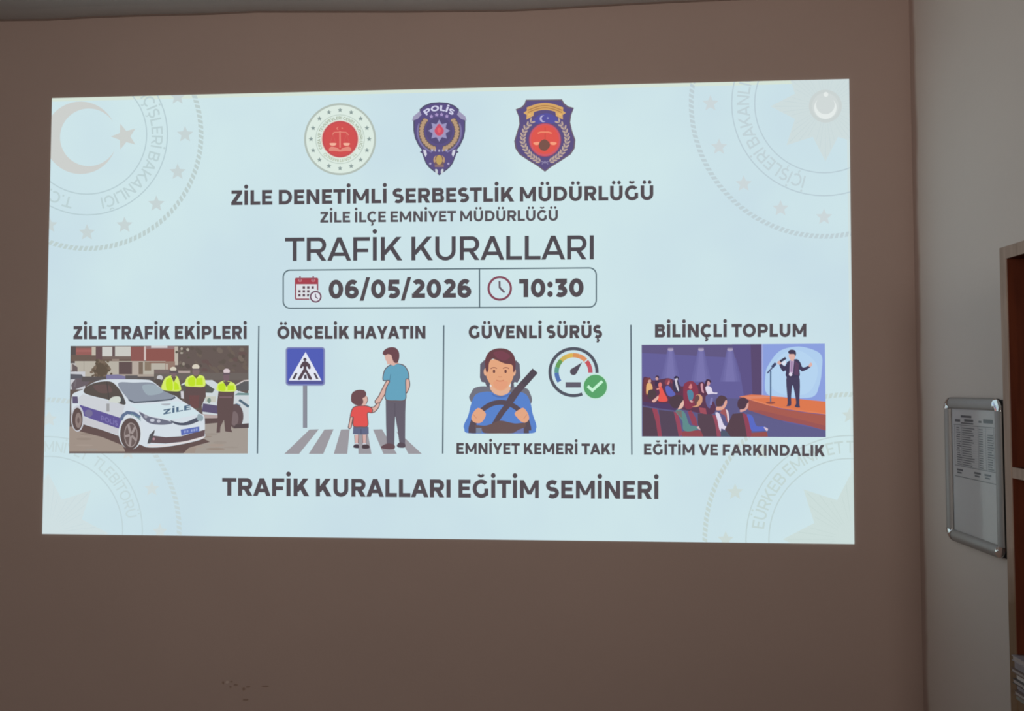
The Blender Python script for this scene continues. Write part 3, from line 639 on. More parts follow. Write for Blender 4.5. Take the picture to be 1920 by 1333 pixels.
g.ell(800, 1010, 104, 145, (214, 222, 228)); g.ell(797, 1020, 88, 136, (98, 84, 82)); g.ell(802, 1030, 56, 104, (110, 96, 94)); g.ring(802, 1030, 0.1, 0.1, (150, 138, 136))
for k in range(5):
    a = 2 * PI * k / 5 + 0.5; g.stroke([(802 + 8 * cos(a), 1030 + 14 * sin(a)), (802 + 52 * cos(a), 1030 + 98 * sin(a))], 20, (160, 148, 146))
g.arc(802, 1030, 54, 0, 360, 8, (156, 144, 142), 101)
g.blob([(872, 832), (960, 872), (1100, 902), (1160, 930), (1060, 944), (945, 922)], (112, 114, 132)); g.ell(985, 905, 20, 14, (196, 200, 212)); g.ell(1040, 912, 16, 14, (190, 192, 204)); g.ell(930, 872, 14, 16, (160, 160, 172))
g.blob([(1140, 906), (1250, 926), (1400, 868), (1404, 900), (1300, 944), (1200, 944)], (86, 90, 106))
g.text('ZİLE', 1080, 1318, 856, 812, 42, 0.25, (84, 108, 132)); g.blob([(1380, 850), (1420, 870), (1412, 910), (1370, 900)], (150, 168, 176))
g.poly([(985, 1035), (1100, 1050), (1232, 1042), (1436, 985), (1434, 1042), (1260, 1088), (1100, 1104), (962, 1098)], (104, 86, 90)); g.poly([(1006, 985), (1004, 1010), (968, 1104), (942, 1104), (962, 1030)], (90, 88, 92)); g.ell(998, 1065, 11, 11, (176, 140, 150))
g.poly([(1228, 985), (1388, 958), (1388, 1002), (1234, 1034)], (96, 112, 182)); [g.poly([(x, y), (x + 14, y - 3), (x + 14, y + 17), (x, y + 20)], (150, 164, 214)) for x, y in ((1258, 994), (1280, 990), (1316, 984), (1338, 980), (1358, 976))]
g.stroke([(950, 1122), (1110, 1120), (1300, 1085), (1430, 1048)], 14, (224, 218, 218))
g.build('police_car', photo, 'white patrol car with purple side stripe and blue plate')

# ---- crossing picture
t6 = tfm(470, 590, 4.7595)
g = G(t6)
ZB = (157, 154, 160)
for q in ([(525, 1025), (608, 1022), (432, 1242), (300, 1242)], [(658, 1025), (740, 1022), (648, 1242), (518, 1242)], [(806, 1025), (884, 1022), (862, 1242), (742, 1242)], [(955, 1025), (1040, 1025), (1078, 1242), (962, 1242)], [(1092, 1025), (1172, 1022), (1305, 1242), (1185, 1242)], [(1300, 1040), (1370, 1095), (1528, 1242), (1408, 1242)]):
    g.poly(q, ZB)
cross = g.build('crossing_picture', slide, 'grey zebra crossing stripes')
g = G(t6)
g.rect(466, 610, 504, 1010, (140, 142, 154)); g.rect(494, 610, 504, 1010, (126, 128, 140))
g.poly(rbox(312, 288, 664, 634, 288, 634, 30), (134, 140, 184)); g.poly(rbox(326, 300, 650, 620, 300, 620, 18), (84, 96, 182)); g.rect(332, 590, 646, 616, (90, 92, 150))
g.poly([(490, 332), (632, 588), (340, 588)], (228, 232, 244))
K = (84, 76, 88)
for q in ([(398, 520), (420, 520), (394, 574), (370, 574)], [(560, 520), (578, 520), (606, 574), (584, 574)], [(478, 535), (498, 535), (502, 572), (474, 572)]): g.poly(q, K)
g.ell(484, 400, 15, 15, K); g.blob([(470, 418), (500, 418), (528, 445), (535, 478), (518, 485), (502, 460), (500, 490), (548, 570), (518, 574), (488, 515), (450, 574), (420, 572), (468, 490), (468, 460), (455, 478), (440, 470), (452, 438)], (90, 74, 84))
g.build('road_sign', cross, 'blue square crossing sign with white triangle on a grey post')
OL = (112, 92, 94); SK = (218, 178, 166)
def outl(g, pts, col, w=8): g.blob(pts, col); g.stroke(smooth(pts), w, OL, True)
g = G(t6)
outl(g, [(1215, 590), (1240, 600), (1225, 660), (1180, 740), (1150, 790), (1120, 795), (1110, 770), (1140, 730), (1175, 660)], SK)
outl(g, [(1385, 560), (1410, 570), (1420, 620), (1412, 660), (1388, 700), (1382, 640)], SK)
g.poly([(1205, 750), (1385, 750), (1380, 880), (1378, 1165), (1330, 1165), (1310, 1020), (1290, 900), (1285, 1010), (1282, 1180), (1215, 1180), (1208, 980)], (104, 98, 110)); g.stroke([(1288, 790), (1288, 910)], 6, (92, 86, 98))
g.blob([(1160, 1185), (1215, 1150), (1280, 1160), (1282, 1195), (1220, 1200)], (104, 80, 86)); g.blob([(1305, 1165), (1330, 1140), (1376, 1150), (1375, 1185), (1320, 1185)], (92, 80, 90))
outl(g, [(1255, 445), (1310, 438), (1370, 455), (1405, 510), (1412, 570), (1385, 580), (1385, 680), (1378, 760), (1290, 768), (1205, 755), (1208, 660), (1240, 590), (1182, 585), (1190, 510), (1215, 470)], (104, 164, 190)); g.stroke([(1240, 590), (1250, 530)], 6, (84, 132, 156))
g.poly([(1235, 440), (1275, 455), (1320, 430), (1300, 385), (1240, 390)], SK); g.blob([(1195, 355), (1230, 345), (1285, 370), (1275, 425), (1235, 440), (1222, 445), (1215, 420), (1203, 400)], SK)
g.blob([(1178, 350), (1190, 318), (1235, 292), (1290, 294), (1322, 330), (1326, 385), (1310, 428), (1280, 425), (1262, 385), (1255, 362), (1225, 352), (1200, 362)], (110, 76, 82))
g.build('adult_figure', cross, 'drawn adult in blue t-shirt and dark trousers')
g = G(t6)
outl(g, [(1055, 830), (1100, 822), (1130, 790), (1150, 795), (1140, 830), (1105, 868), (1070, 872)], SK)
outl(g, [(892, 905), (912, 905), (905, 960), (895, 1010), (872, 1010), (880, 960)], SK)
for x in (945, 1015):
    g.poly([(x - 20, 1070), (x + 18, 1070), (x + 14, 1160), (x - 14, 1160)], (212, 176, 172)); g.stroke([(x - 18, 1070), (x - 14, 1160)], 5, OL); g.stroke([(x + 18, 1070), (x + 14, 1160)], 5, OL); g.rect(x - 15, 1145, x + 15, 1162, (206, 208, 216))
g.blob([(918, 1185), (925, 1160), (960, 1158), (965, 1190)], (76, 66, 76)); g.blob([(995, 1190), (1002, 1160), (1050, 1162), (1060, 1188), (1030, 1196)], (80, 68, 74))
g.poly([(915, 1000), (1052, 1000), (1054, 1066), (988, 1068), (912, 1066)], (100, 106, 134)); g.stroke([(985, 1020), (985, 1066)], 6, (80, 84, 108))
outl(g, [(935, 818), (985, 812), (1040, 815), (1085, 840), (1080, 875), (1042, 880), (1046, 990), (980, 1000), (916, 992), (915, 915), (890, 910), (905, 845)], (224, 88, 86))
g.blob([(1000, 730), (1035, 725), (1045, 760), (1030, 800), (990, 805)], SK); g.stroke([(1040, 735), (1046, 762), (1030, 800)], 6, OL)
g.blob([(895, 750), (905, 700), (950, 672), (1010, 674), (1032, 705), (1020, 735), (1000, 745), (1005, 780), (985, 808), (940, 805), (905, 785)], (112, 80, 84))
g.build('child_figure', cross, 'drawn child in red t-shirt holding the adult by the hand')

# ---- driver picture
t7 = tfm(820, 590, 4.7595)
g = G(t7)
g.poly([(382, 440), (420, 405), (440, 410), (470, 640), (440, 640), (425, 605), (395, 600), (380, 560)], (104, 98, 112)); g.poly([(700, 405), (735, 440), (742, 560), (715, 608), (690, 600), (660, 640), (640, 640)], (104, 98, 112))
g.poly([(442, 600), (475, 600), (490, 680), (440, 680)], (100, 96, 108)); g.poly([(648, 600), (680, 600), (690, 680), (640, 680)], (100, 96, 108)); g.blob([(470, 620), (490, 632), (486, 652), (470, 645)], (226, 226, 228)); g.blob([(640, 622), (656, 610), (652, 648), (640, 650)], (226, 226, 228))
g.blob([(290, 760), (305, 690), (340, 650), (440, 640), (560, 680), (690, 645), (790, 655), (825, 695), (838, 790), (700, 900), (420, 900)], (116, 116, 128))
drv = g.build('driver_picture', slide, 'grey car seat with headrest')
g = G(t7)
SKD = (228, 168, 130)
g.blob([(300, 800), (340, 715), (410, 690), (480, 690), (560, 730), (640, 695), (740, 690), (800, 720), (835, 800), (850, 880), (882, 980), (880, 1020), (845, 1058), (560, 1060), (280, 1058), (240, 1020), (238, 980), (275, 900)], (92, 132, 204))
g.blob([(480, 640), (640, 640), (640, 690), (600, 715), (565, 722), (525, 712), (488, 685)], (226, 178, 150))
g.ell(432, 510, 18, 34, (226, 176, 146)); g.ell(682, 510, 18, 34, (226, 176, 146))
g.blob([(440, 460), (470, 405), (560, 400), (650, 420), (678, 470), (680, 540), (660, 600), (620, 655), (565, 680), (505, 655), (460, 600), (436, 540)], SKD)
g.blob([(500, 600), (565, 590), (630, 600), (610, 650), (565, 672), (515, 650)], (228, 160, 126))
g.blob([(437, 510), (425, 440), (432, 380), (470, 325), (540, 300), (620, 308), (675, 350), (698, 420), (692, 500), (676, 510), (668, 450), (600, 435), (530, 405), (490, 395), (462, 430), (455, 500)], (108, 70, 76)); g.blob([(500, 340), (580, 325), (650, 370), (600, 410), (540, 390)], (122, 72, 84))
for x in (506, 609): g.ell(x, 506, 11, 15, (112, 72, 70), 14)
g.arc(505, 490, 30, 200, 330, 8, (150, 96, 84), 18); g.arc(612, 490, 30, 210, 340, 8, (150, 96, 84), 18)
g.arc(560, 570, 44, 40, 140, 7, (200, 120, 96), 22); g.arc(560, 545, 14, 20, 160, 6, (206, 138, 108), 10)
g.arc(565, 690, 80, 20, 160, 10, (84, 112, 178), 45)
g.build('driver_figure', drv, 'drawn driver with dark brown hair and blue sweater')
g = G(t7)
DK = (92, 80, 90)
g.poly([(850, 480), (897, 520), (735, 700), (668, 800), (600, 880), (545, 960), (470, 1000), (540, 880), (600, 800), (640, 720), (700, 645)], DK); g.poly([(850, 480), (897, 520), (790, 640), (745, 600)], (84, 76, 86))
g.build('seat_belt', drv, 'dark diagonal seat belt')
g = G(t7)
g.stroke(smooth([(300, 1056), (310, 980), (350, 900), (420, 835), (490, 795), (565, 782), (640, 795), (710, 835), (775, 900), (808, 980), (815, 1056), (790, 1300), (560, 1500), (320, 1300)], 6)[:60], 44, DK)
g.poly([(300, 1058), (345, 1058), (350, 965), (305, 965)], DK); g.poly([(770, 1058), (818, 1058), (812, 965), (765, 965)], DK)
g.blob([(340, 985), (420, 990), (480, 975), (560, 945), (640, 960), (700, 970), (780, 965), (785, 1000), (720, 1030), (680, 1056), (560, 1060), (420, 1056), (390, 1020), (345, 1015)], (108, 88, 88)); g.rect(345, 1010, 395, 1056, (122, 134, 158)); g.poly([(680, 1056), (720, 1030), (770, 1010), (770, 1056)], (112, 124, 176))
for q in ([(305, 910), (330, 860), (370, 832), (425, 870), (430, 905), (400, 955), (360, 968), (315, 950)], [(690, 880), (740, 840), (772, 834), (808, 880), (818, 930), (790, 962), (750, 955), (715, 920)]):
    g.blob(q, (228, 168, 134))
g.stroke([(320, 890), (350, 925)], 6, (206, 140, 112)); g.stroke([(800, 890), (770, 930)], 6, (206, 140, 112))
g.build('steering_wheel', drv, 'dark steering wheel held by two hands')
# speedometer
t9 = tfm(1010, 640, 11.107)
g = G(t9)
g.arc(725, 640, 490, 68, 362, 66, (86, 88, 100))
segs = [(146, 178, (86, 118, 178)), (178, 196, (96, 158, 142)), (196, 224, (104, 158, 92)), (224, 246, (206, 182, 96)), (246, 268, (220, 182, 88)), (268, 290, (218, 150, 92)), (290, 316, (222, 148, 104)), (320, 340, (200, 86, 94)), (340, 362, (194, 92, 108))]
for a0, a1, c in segs: g.arc(725, 640, 352, a0, a1, 92, c)
g.poly([(672, 580), (905, 435), (800, 650), (780, 680)], (86, 80, 94)); g.ell(725, 630, 72, 74, (88, 82, 94)); g.rect(560, 850, 878, 960, (100, 96, 110))
spd = g.build('speedometer_icon', slide, 'round speedometer dial with coloured arc and dark needle')
g = G(t9); g.ell(1180, 940, 272, 276, (202, 232, 224), 40); g.ell(1180, 940, 242, 246, (92, 164, 108), 40); g.stroke([(1020, 930), (1120, 1020), (1325, 830)], 58, (200, 244, 214)); g.build('check_badge', spd, 'green disc with pale tick')

# ---- auditorium picture
t8 = tfm(1180, 590, 4.465)
g = G(t8)
g.poly([(103, 252), (1637, 243), (1645, 1025), (105, 1020)], (103, 98, 154)); g.poly([(103, 252), (1110, 246), (1110, 370), (860, 360), (300, 330), (104, 320)], (99, 90, 132)); g.poly([(860, 247), (1110, 246), (1108, 680), (960, 690), (930, 500)], (96, 86, 136)); g.poly([(1015, 247), (1110, 246), (1108, 672), (1030, 676)], (92, 76, 112))
for x in (345, 600, 843):
    for k, (tw, bw, c) in enumerate(((26, 84, (109, 105, 161)), (18, 62, (115, 111, 167)), (10, 40, (122, 118, 174)))):
        g.poly([(x - tw, 295), (x + tw, 295), (x + bw * 1.0, 560), (x - bw * 1.0, 560)], c)
    g.ell(x, 292, 24, 13, (170, 160, 190)); g.rect(x - 22, 278, x + 22, 288, (150, 140, 168))
g.poly([(104, 650), (700, 700), (940, 700), (1300, 900), (1644, 970), (1645, 1025), (105, 1020)], (97, 93, 136)); g.poly([(900, 800), (1300, 900), (1644, 972), (1645, 1025), (900, 1022)], (98, 96, 140))
aud = g.build('auditorium_picture', slide, 'dark purple hall with three ceiling spotlights')
g = G(t8)
g.poly([(1107, 246), (1637, 243), (1643, 740), (1108, 690)], (140, 160, 222)); g.poly([(1107, 246), (1120, 246), (1120, 690), (1108, 690)], (164, 172, 222))
g.blob([(1365, 270), (1480, 275), (1605, 335), (1610, 470), (1590, 590), (1530, 690), (1300, 690), (1150, 660), (1140, 500), (1165, 420), (1250, 310)], (176, 206, 238)); g.blob([(1365, 300), (1470, 320), (1570, 420), (1560, 560), (1480, 660), (1300, 670), (1190, 600), (1200, 450), (1270, 340)], (182, 212, 240))
g.poly([(920, 685), (1020, 668), (1110, 672), (1643, 728), (1645, 835), (1500, 820), (1250, 780)], (220, 122, 82)); g.poly([(920, 685), (1110, 675), (1300, 690), (1000, 705)], (224, 140, 110)); g.poly([(1160, 760), (1645, 835), (1645, 828), (1250, 772), (960, 690), (920, 685)], (226, 136, 100))
g.poly([(920, 688), (1250, 784), (1500, 825), (1645, 838), (1645, 970), (1480, 925), (1250, 880), (1000, 800), (960, 760)], (168, 94, 84)); g.poly([(1000, 800), (1250, 880), (1480, 925), (1645, 970), (1645, 930), (1400, 870), (1100, 800)], (156, 88, 88))
stg = g.build('stage', aud, 'orange stage before a pale blue screen with a light disc')
g = G(t8)
NV = (74, 68, 96)
g.stroke([(1183, 470), (1183, 735)], 12, (84, 108, 140)); g.stroke([(1155, 490), (1230, 405)], 12, (84, 90, 124)); g.stroke([(1195, 440), (1225, 408)], 24, (70, 76, 108)); g.ell(1182, 738, 40, 10, (150, 84, 76))
g.build('microphone_stand', aud, 'thin microphone stand on the stage')
g = G(t8)
g.blob([(1318, 510), (1420, 510), (1424, 740), (1430, 775), (1385, 770), (1396, 730), (1368, 590), (1355, 680), (1355, 750), (1340, 765), (1298, 762), (1325, 740)], NV)
g.blob([(1330, 390), (1400, 372), (1432, 400), (1450, 440), (1490, 432), (1510, 415), (1515, 440), (1450, 475), (1425, 460), (1420, 520), (1316, 520), (1310, 470), (1285, 475), (1258, 430), (1262, 405), (1300, 430), (1315, 410)], (70, 64, 92)); g.poly([(1385, 385), (1418, 410), (1416, 510), (1380, 500)], (96, 70, 100))
g.poly([(1345, 385), (1380, 380), (1370, 490), (1340, 490)], (186, 162, 196)); g.poly([(1352, 390), (1366, 390), (1366, 480), (1350, 480)], (160, 130, 168)); g.ell(1350, 498, 14, 16, (226, 218, 236))
g.blob([(1338, 330), (1385, 325), (1390, 350), (1372, 385), (1350, 380), (1336, 355)], (222, 178, 168)); g.blob([(1330, 310), (1350, 293), (1385, 298), (1396, 325), (1388, 350), (1380, 330), (1340, 328)], (70, 62, 84))
g.ell(1256, 402, 18, 16, (214, 172, 166)); g.stroke([(1262, 392), (1310, 362)], 20, (68, 64, 84)); g.blob([(1500, 430), (1518, 400), (1532, 418), (1518, 436)], (222, 180, 172)); g.blob([(1280, 400), (1305, 385), (1310, 410), (1290, 425)], (222, 226, 240))
g.build('speaker_figure', aud, 'drawn speaker in dark suit holding a microphone')
# seats and audience, far row first
ta = tfm(1195, 690, 9.52)
def seated(items, lab, name='spectator_figure'):
    g = G(ta)
    for k, p, c in items:
        if k == 'e': g.ell(*p, c)
        elif k == 'b': g.blob(p, c)
        elif k == 's': g.stroke(p[0], p[1], c)
        else: g.poly(p, c)
    g.build(name, aud, lab)
DR, RD, RL = (92, 62, 84), (132, 70, 86), (160, 82, 96)
seated([('b', [(100, 200), (190, 170), (280, 220), (420, 200), (560, 180), (700, 240), (800, 330), (940, 240), (1080, 300), (1180, 260), (1290, 480), (1400, 700), (1300, 830), (900, 760), (600, 700), (260, 660), (100, 640)], (96, 62, 84)), ('b', [(820, 350), (880, 250), (1000, 240), (1080, 360), (1080, 520), (1000, 700), (850, 700)], (138, 62, 82)), ('b', [(120, 220), (190, 175), (240, 200), (200, 460), (140, 460)], (120, 66, 70)), ('p', [(1100, 700), (1220, 720), (1240, 830), (1120, 800)], RL), ('p', [(90, 600), (260, 620), (700, 640), (700, 760), (380, 720), (90, 660)], (84, 66, 104))], 'dark red row of theatre seats in the middle of the hall', 'theatre_seats')
seated([('b', [(165, 300), (210, 262), (255, 290), (270, 380), (200, 400), (180, 470), (160, 440)], (226, 176, 120)), ('e', (215, 232, 30, 40), (206, 160, 150)), ('b', [(170, 230), (210, 180), (250, 200), (200, 215), (185, 270)], (122, 70, 66)), ('b', [(205, 400), (300, 390), (340, 480), (250, 560), (190, 520)], (84, 68, 74))], 'spectator in yellow top, far row')
seated([('e', (350, 182, 28, 36), (204, 160, 158)), ('b', [(315, 180), (340, 135), (385, 145), (380, 190), (350, 160)], (74, 56, 78)), ('b', [(320, 230), (380, 230), (400, 300), (320, 320)], (72, 56, 84))], 'spectator in dark clothes, far row')
seated([('b', [(380, 350), (430, 335), (470, 420), (540, 560), (500, 600), (380, 590), (370, 520), (400, 440)], (230, 92, 84)), ('e', (405, 300, 32, 44), (222, 124, 118)), ('b', [(260, 590), (330, 530), (370, 490), (375, 540), (310, 610)], (224, 176, 166)), ('s', ([(345, 380), (400, 360)], 24), (226, 150, 140))], 'spectator in red dress')
seated([('b', [(500, 340), (560, 320), (620, 390), (680, 470), (600, 510), (530, 470)], (98, 104, 184)), ('e', (545, 245, 34, 50), (204, 120, 124)), ('b', [(490, 250), (530, 190), (600, 200), (620, 280), (570, 210), (520, 300)], (140, 70, 84))], 'spectator in blue top, far row')
seated([('b', [(640, 250), (700, 200), (740, 260), (770, 400), (700, 440), (640, 380)], (66, 62, 88)), ('b', [(672, 190), (705, 170), (722, 200), (708, 240), (742, 400), (720, 400), (680, 290)], (206, 200, 212)), ('b', [(650, 180), (690, 140), (740, 170), (740, 230), (715, 180), (680, 190)], (60, 52, 78))], 'spectator in dark jacket and white shirt')
seated([('b', [(890, 420), (945, 390), (995, 430), (1000, 520), (960, 600), (920, 570)], (86, 134, 160)), ('e', (948, 320, 38, 56), (212, 130, 132)), ('b', [(900, 300), (945, 240), (1000, 290), (990, 370), (960, 280), (910, 340)], (140, 64, 82)), ('b', [(940, 570), (1000, 600), (960, 620)], (206, 160, 160))], 'spectator in teal top')
seated([('b', [(1090, 300), (1130, 250), (1190, 270), (1200, 440), (1130, 460)], (96, 56, 78)), ('b', [(1130, 290), (1170, 280), (1170, 360), (1190, 440), (1150, 420)], (206, 150, 164))], 'spectator in pink top')
seated([('b', [(1215, 340), (1260, 320), (1320, 350), (1350, 430), (1430, 440), (1400, 470), (1300, 490), (1240, 440)], (224, 216, 234)), ('e', (1265, 270, 34, 48), (206, 158, 164)), ('b', [(1205, 270), (1240, 200), (1310, 220), (1310, 270), (1260, 230), (1230, 330), (1200, 330)], (74, 52, 72)), ('b', [(1230, 490), (1390, 460), (1420, 520), (1330, 620), (1290, 720), (1230, 640)], (104, 100, 150)), ('s', ([(1330, 530), (1310, 660)], 40), (128, 124, 176))], 'spectator in white shirt')
seated([('b', [(1040, 500), (1110, 470), (1160, 520), (1150, 620), (1080, 690), (980, 690), (1060, 650)], (214, 158, 124)), ('b', [(1030, 520), (1080, 480), (1110, 540), (1060, 620), (1020, 640)], (110, 76, 80))], 'spectator with folded arms in tan')
seated([('p', [(95, 690), (270, 720), (320, 780), (420, 1220), (95, 1220)], (88, 70, 84)), ('p', [(260, 715), (350, 730), (390, 850), (440, 1220), (370, 1220), (330, 960)], (154, 74, 92))], 'dark red theatre seat at the left', 'theatre_seat')
seated([('p', [(380, 745), (660, 780), (710, 900), (760, 1220), (440, 1220), (400, 900)], (88, 74, 92)), ('p', [(650, 780), (720, 800), (770, 980), (810, 1200), (740, 1222), (690, 960)], (154, 76, 96)), ('p', [(800, 1130), (1100, 1110), (1220, 1150), (1200, 1222), (800, 1222)], (148, 76, 84))], 'dark red theatre seat of the spectator in green', 'theatre_seat')
seated([('p', [(900, 780), (960, 750), (1050, 900), (1080, 1040), (980, 1010)], (148, 74, 92)), ('b', [(680, 770), (780, 750), (860, 820), (930, 1010), (1060, 1040), (1100, 1080), (940, 1130), (820, 1100), (800, 940)], (98, 140, 140)), ('p', [(680, 770), (790, 760), (800, 900)], (122, 116, 112)), ('b', [(1060, 1060), (1110, 1040), (1165, 1110), (1110, 1100)], (206, 178, 180)), ('b', [(740, 700), (810, 570), (830, 640), (800, 710), (720, 740)], (228, 186, 172)), ('b', [(570, 560), (660, 490), (780, 490), (820, 560), (770, 640), (720, 710), (640, 710), (580, 640)], (82, 66, 76))], 'spectator in green top in the front row')
seated([('p', [(1080, 810), (1350, 830), (1400, 900), (1480, 1222), (1180, 1222), (1080, 1000)], (90, 72, 84)), ('p', [(1340, 830), (1410, 850), (1480, 1060), (1490, 1220), (1420, 1222), (1390, 1010)], (152, 80, 98)), ('p', [(1490, 1110), (1760, 1150), (1760, 1222), (1490, 1222)], (82, 92, 110))], 'dark red theatre seat of the spectator in white trousers', 'theatre_seat')
seated([('b', [(1540, 720), (1610, 760), (1640, 900), (1640, 1000), (1600, 960), (1560, 850), (1480, 800)], (160, 92, 96)), ('b', [(1580, 740), (1625, 790), (1645, 980), (1620, 990), (1600, 840)], (224, 206, 214)), ('b', [(1395, 800), (1460, 810), (1510, 930), (1560, 1030), (1700, 1080), (1660, 1110), (1560, 1100), (1500, 1080), (1490, 1130), (1460, 1080), (1430, 930)], (222, 214, 234)), ('b', [(1420, 690), (1520, 680), (1580, 560), (1600, 620), (1560, 710), (1500, 750), (1410, 750)], (226, 166, 148)), ('b', [(1400, 640), (1410, 560), (1480, 490), (1570, 510), (1600, 560), (1560, 590), (1510, 670), (1430, 690)], (88, 68, 76))], 'spectator in white trousers in the front row')
def front(items, lab, name): 
    g = G(t8)
    for k, p, c in items:
        if k == 'b': g.blob(p, c)
        else: g.poly(p, c)
    g.build(name, aud, lab)
front([('p', [(865, 830), (960, 820), (1000, 880), (1030, 1022), (850, 1022), (800, 960)], (90, 70, 80)), ('p', [(945, 820), (990, 840), (1020, 960), (1025, 1022), (985, 1022), (965, 900)], (146, 72, 92)), ('p', [(1020, 990), (1150, 980), (1160, 1020), (1020, 1022)], (150, 82, 80))], 'dark red theatre seat nearest the stage', 'theatre_seat')
front([('b', [(985, 835), (1030, 850), (1065, 930), (1130, 935), (1155, 965), (1060, 975), (1020, 965), (1000, 890)], (92, 108, 196)), ('b', [(1125, 940), (1160, 955), (1150, 975)], (214, 196, 210)), ('b', [(930, 790), (965, 760), (995, 730), (995, 770), (975, 800), (930, 815)], (216, 164, 156)), ('b', [(905, 760), (915, 710), (960, 693), (1000, 725), (985, 745), (965, 785), (925, 790)], (84, 64, 78))], 'spectator in blue top nearest the stage', 'spectator_figure')

# ------------------------------------------------------------------ snap frame on the side wall
m_alu = mat('brushed aluminium', (0.36, 0.345, 0.335), 0.5, 0.35, noise=0.03, scale=60)
m_chrome = mat('chrome', (0.80, 0.82, 0.83), 0.08, 1.0)
m_black = mat('black plastic', (0.012, 0.012, 0.012), 0.6)
m_paper = mat('white paper', (0.90, 0.88, 0.88), 0.8, noise=0.01, scale=20)
m_print = mat('grey print', (0.22, 0.22, 0.24), 0.8)
m_pale = mat('pale grey print', (0.50, 0.50, 0.52), 0.8)
FX = XR - 0.0105                                    # plane of the bar crests
pA = on_side(1777.5, 768, FX); pB = on_side(1863.5, 768, FX); pC = on_side(1866, 1017, FX); pD = on_side(1783.5, 997, FX)
yF, yN = (pA.y + pD.y) / 2, (pB.y + pC.y) / 2       # far and near inner edge
zT, zB = (pA.z + pB.z) / 2, (pC.z + pD.z) / 2
BW = 0.025
frame = empty('poster_frame', (XR, (yF + yN) / 2, zB - BW))
tag(frame, 'silver snap frame with chrome corners and a printed sheet hanging on the grey side wall', 'poster frame')
prof = [(0.000, 0.004), (0.0012, 0.0075), (0.005, 0.0105), (0.011, 0.0125), (0.017, 0.0120), (0.0215, 0.0095), (0.0245, 0.0080), (0.0250, 0.0060)]   # (distance outwards, height over the wall)
def bar(p0, p1, outdir):
    bm = bmesh.new(); rows = []
    for p in (p0, p1):
        rows.append([bm.verts.new((XR - h, p[0] + outdir[0] * d, p[1] + outdir[1] * d)) for d, h in prof])
    for k in range(len(prof) - 1): bm.faces.new((rows[0][k], rows[1][k], rows[1][k + 1], rows[0][k + 1]))
    return bm
CL = 0.000
obj('frame_bar', bar((yF, zT), (yN, zT), (0, 1)), m_alu, frame, True)
obj('frame_bar', bar((yF, zB), (yN, zB), (0, -1)), m_alu, frame, True)
obj('frame_bar', bar((yF, zT), (yF, zB), (1, 0)), m_alu, frame, True)
obj('frame_bar', bar((yN, zT), (yN, zB), (-1, 0)), m_alu, frame, True)
def corner(cy_, cz, a0):
    bm = bmesh.new(); rows = []; n = 10
    for i in range(n + 1):
        a = rad(a0 + 90 * i / n)
        rows.append([bm.verts.new((XR - h * 1.06, cy_ + cos(a) * d * 1.02, cz + sin(a) * d * 1.02)) for d, h in prof])
    for A, B in zip(rows, rows[1:]):
        for k in range(len(prof) - 1): bm.faces.new((A[k], B[k], B[k + 1], A[k + 1]))
    bmesh.ops.remove_doubles(bm, verts=bm.verts[:], dist=1e-6)
    return bm
for cy_, cz, a0 in ((yF, zT, 0), (yN, zT, 90), (yN, zB, 180), (yF, zB, 270)):
    c = obj('corner_cap', corner(cy_, cz, a0), m_chrome, frame, True); c['label'] = 'polished chrome corner'
    bm = bmesh.new(); sy = 1 if cy_ == yF else -1; sz = 1 if cz == zT else -1
    bmesh.ops.create_uvsphere(bm, u_segments=12, v_segments=8, radius=0.0035, matrix=Matrix.Translation((XR - 0.0122, cy_ + sy * 0.009, cz + sz * 0.009)) @ Matrix.Diagonal((0.5, 1, 1, 1)))
    s_ = obj('corner_screw', bm, m_chrome, c, True); s_.matrix_parent_inverse = Matrix.Identity(4); s_.matrix_parent_inverse = Matrix.Translation(-wloc(frame)) if False else Matrix.Identity(4)
obj('back_board', boxbm((XR - 0.0015, yN - 0.023, zB - 0.023), (XR - 0.0002, yF + 0.023, zT + 0.023)), m_black, frame)
bm = bmesh.new(); n = 8; q0, q1 = [], []
for cy_, cz, a0 in ((yF, zT, 0), (yN, zT, 90), (yN, zB, 180), (yF, zB, 270)):
    for i in range(n + 1):
        a = rad(a0 + 90 * i / n); y_, z_ = cy_ + cos(a) * 0.0252, cz + sin(a) * 0.0252
        q0.append(bm.verts.new((XR - 0.0002, y_, z_))); q1.append(bm.verts.new((XR - 0.0068, y_, z_)))
for i in range(len(q0)):
    j = (i + 1) % len(q0); bm.faces.new((q0[i], q0[j], q1[j], q1[i]))
obj('frame_rim', bm, m_black, frame)['label'] = 'black outer rim'
e = 0.004
PX = XR - 0.0030
sheet = obj('paper_sheet', boxbm((PX, yN - e, zB - e), (PX + 0.0004, yF + e, zT + e)), m_paper, frame); sheet['label'] = 'printed white sheet with a table'
bm = bmesh.new()
Wd, Hd = yF - yN, zT - zB
def pr(u0, v0, u1, v1, B=None):
    """u from the far edge to the near edge, v from the top, both 0..1"""
    box(B or bm, (PX - 0.0003, yF - u0 * Wd, zT - v0 * Hd), (PX + 0.0001, yF - u1 * Wd, zT - v1 * Hd))
for u0, u1, v0, v1 in ((.08, .2, .085, .105), (.22, .46, .05, .068), (.30, .5, .08, .10), (.22, .5, .108, .118), (.62, .68, .085, .10), (.72, .92, .07, .10)): pr(u0, v0, u1, v1)
pr(.05, .128, .95, .132)
for r in range(17):
    v = .15 + r * .0185
    pr(.1 + random.uniform(0, .02), v, .2 + random.uniform(-.03, .04), v + .007); pr(.24, v, .42 + random.uniform(0, .12), v + .0065); pr(.62, v, .70, v + .0065)
    if r > 1: pr(.80, v, .80 + random.uniform(.08, .13), v + .007)
pr(.05, .462, .95, .466); pr(.05, .55, .95, .555)
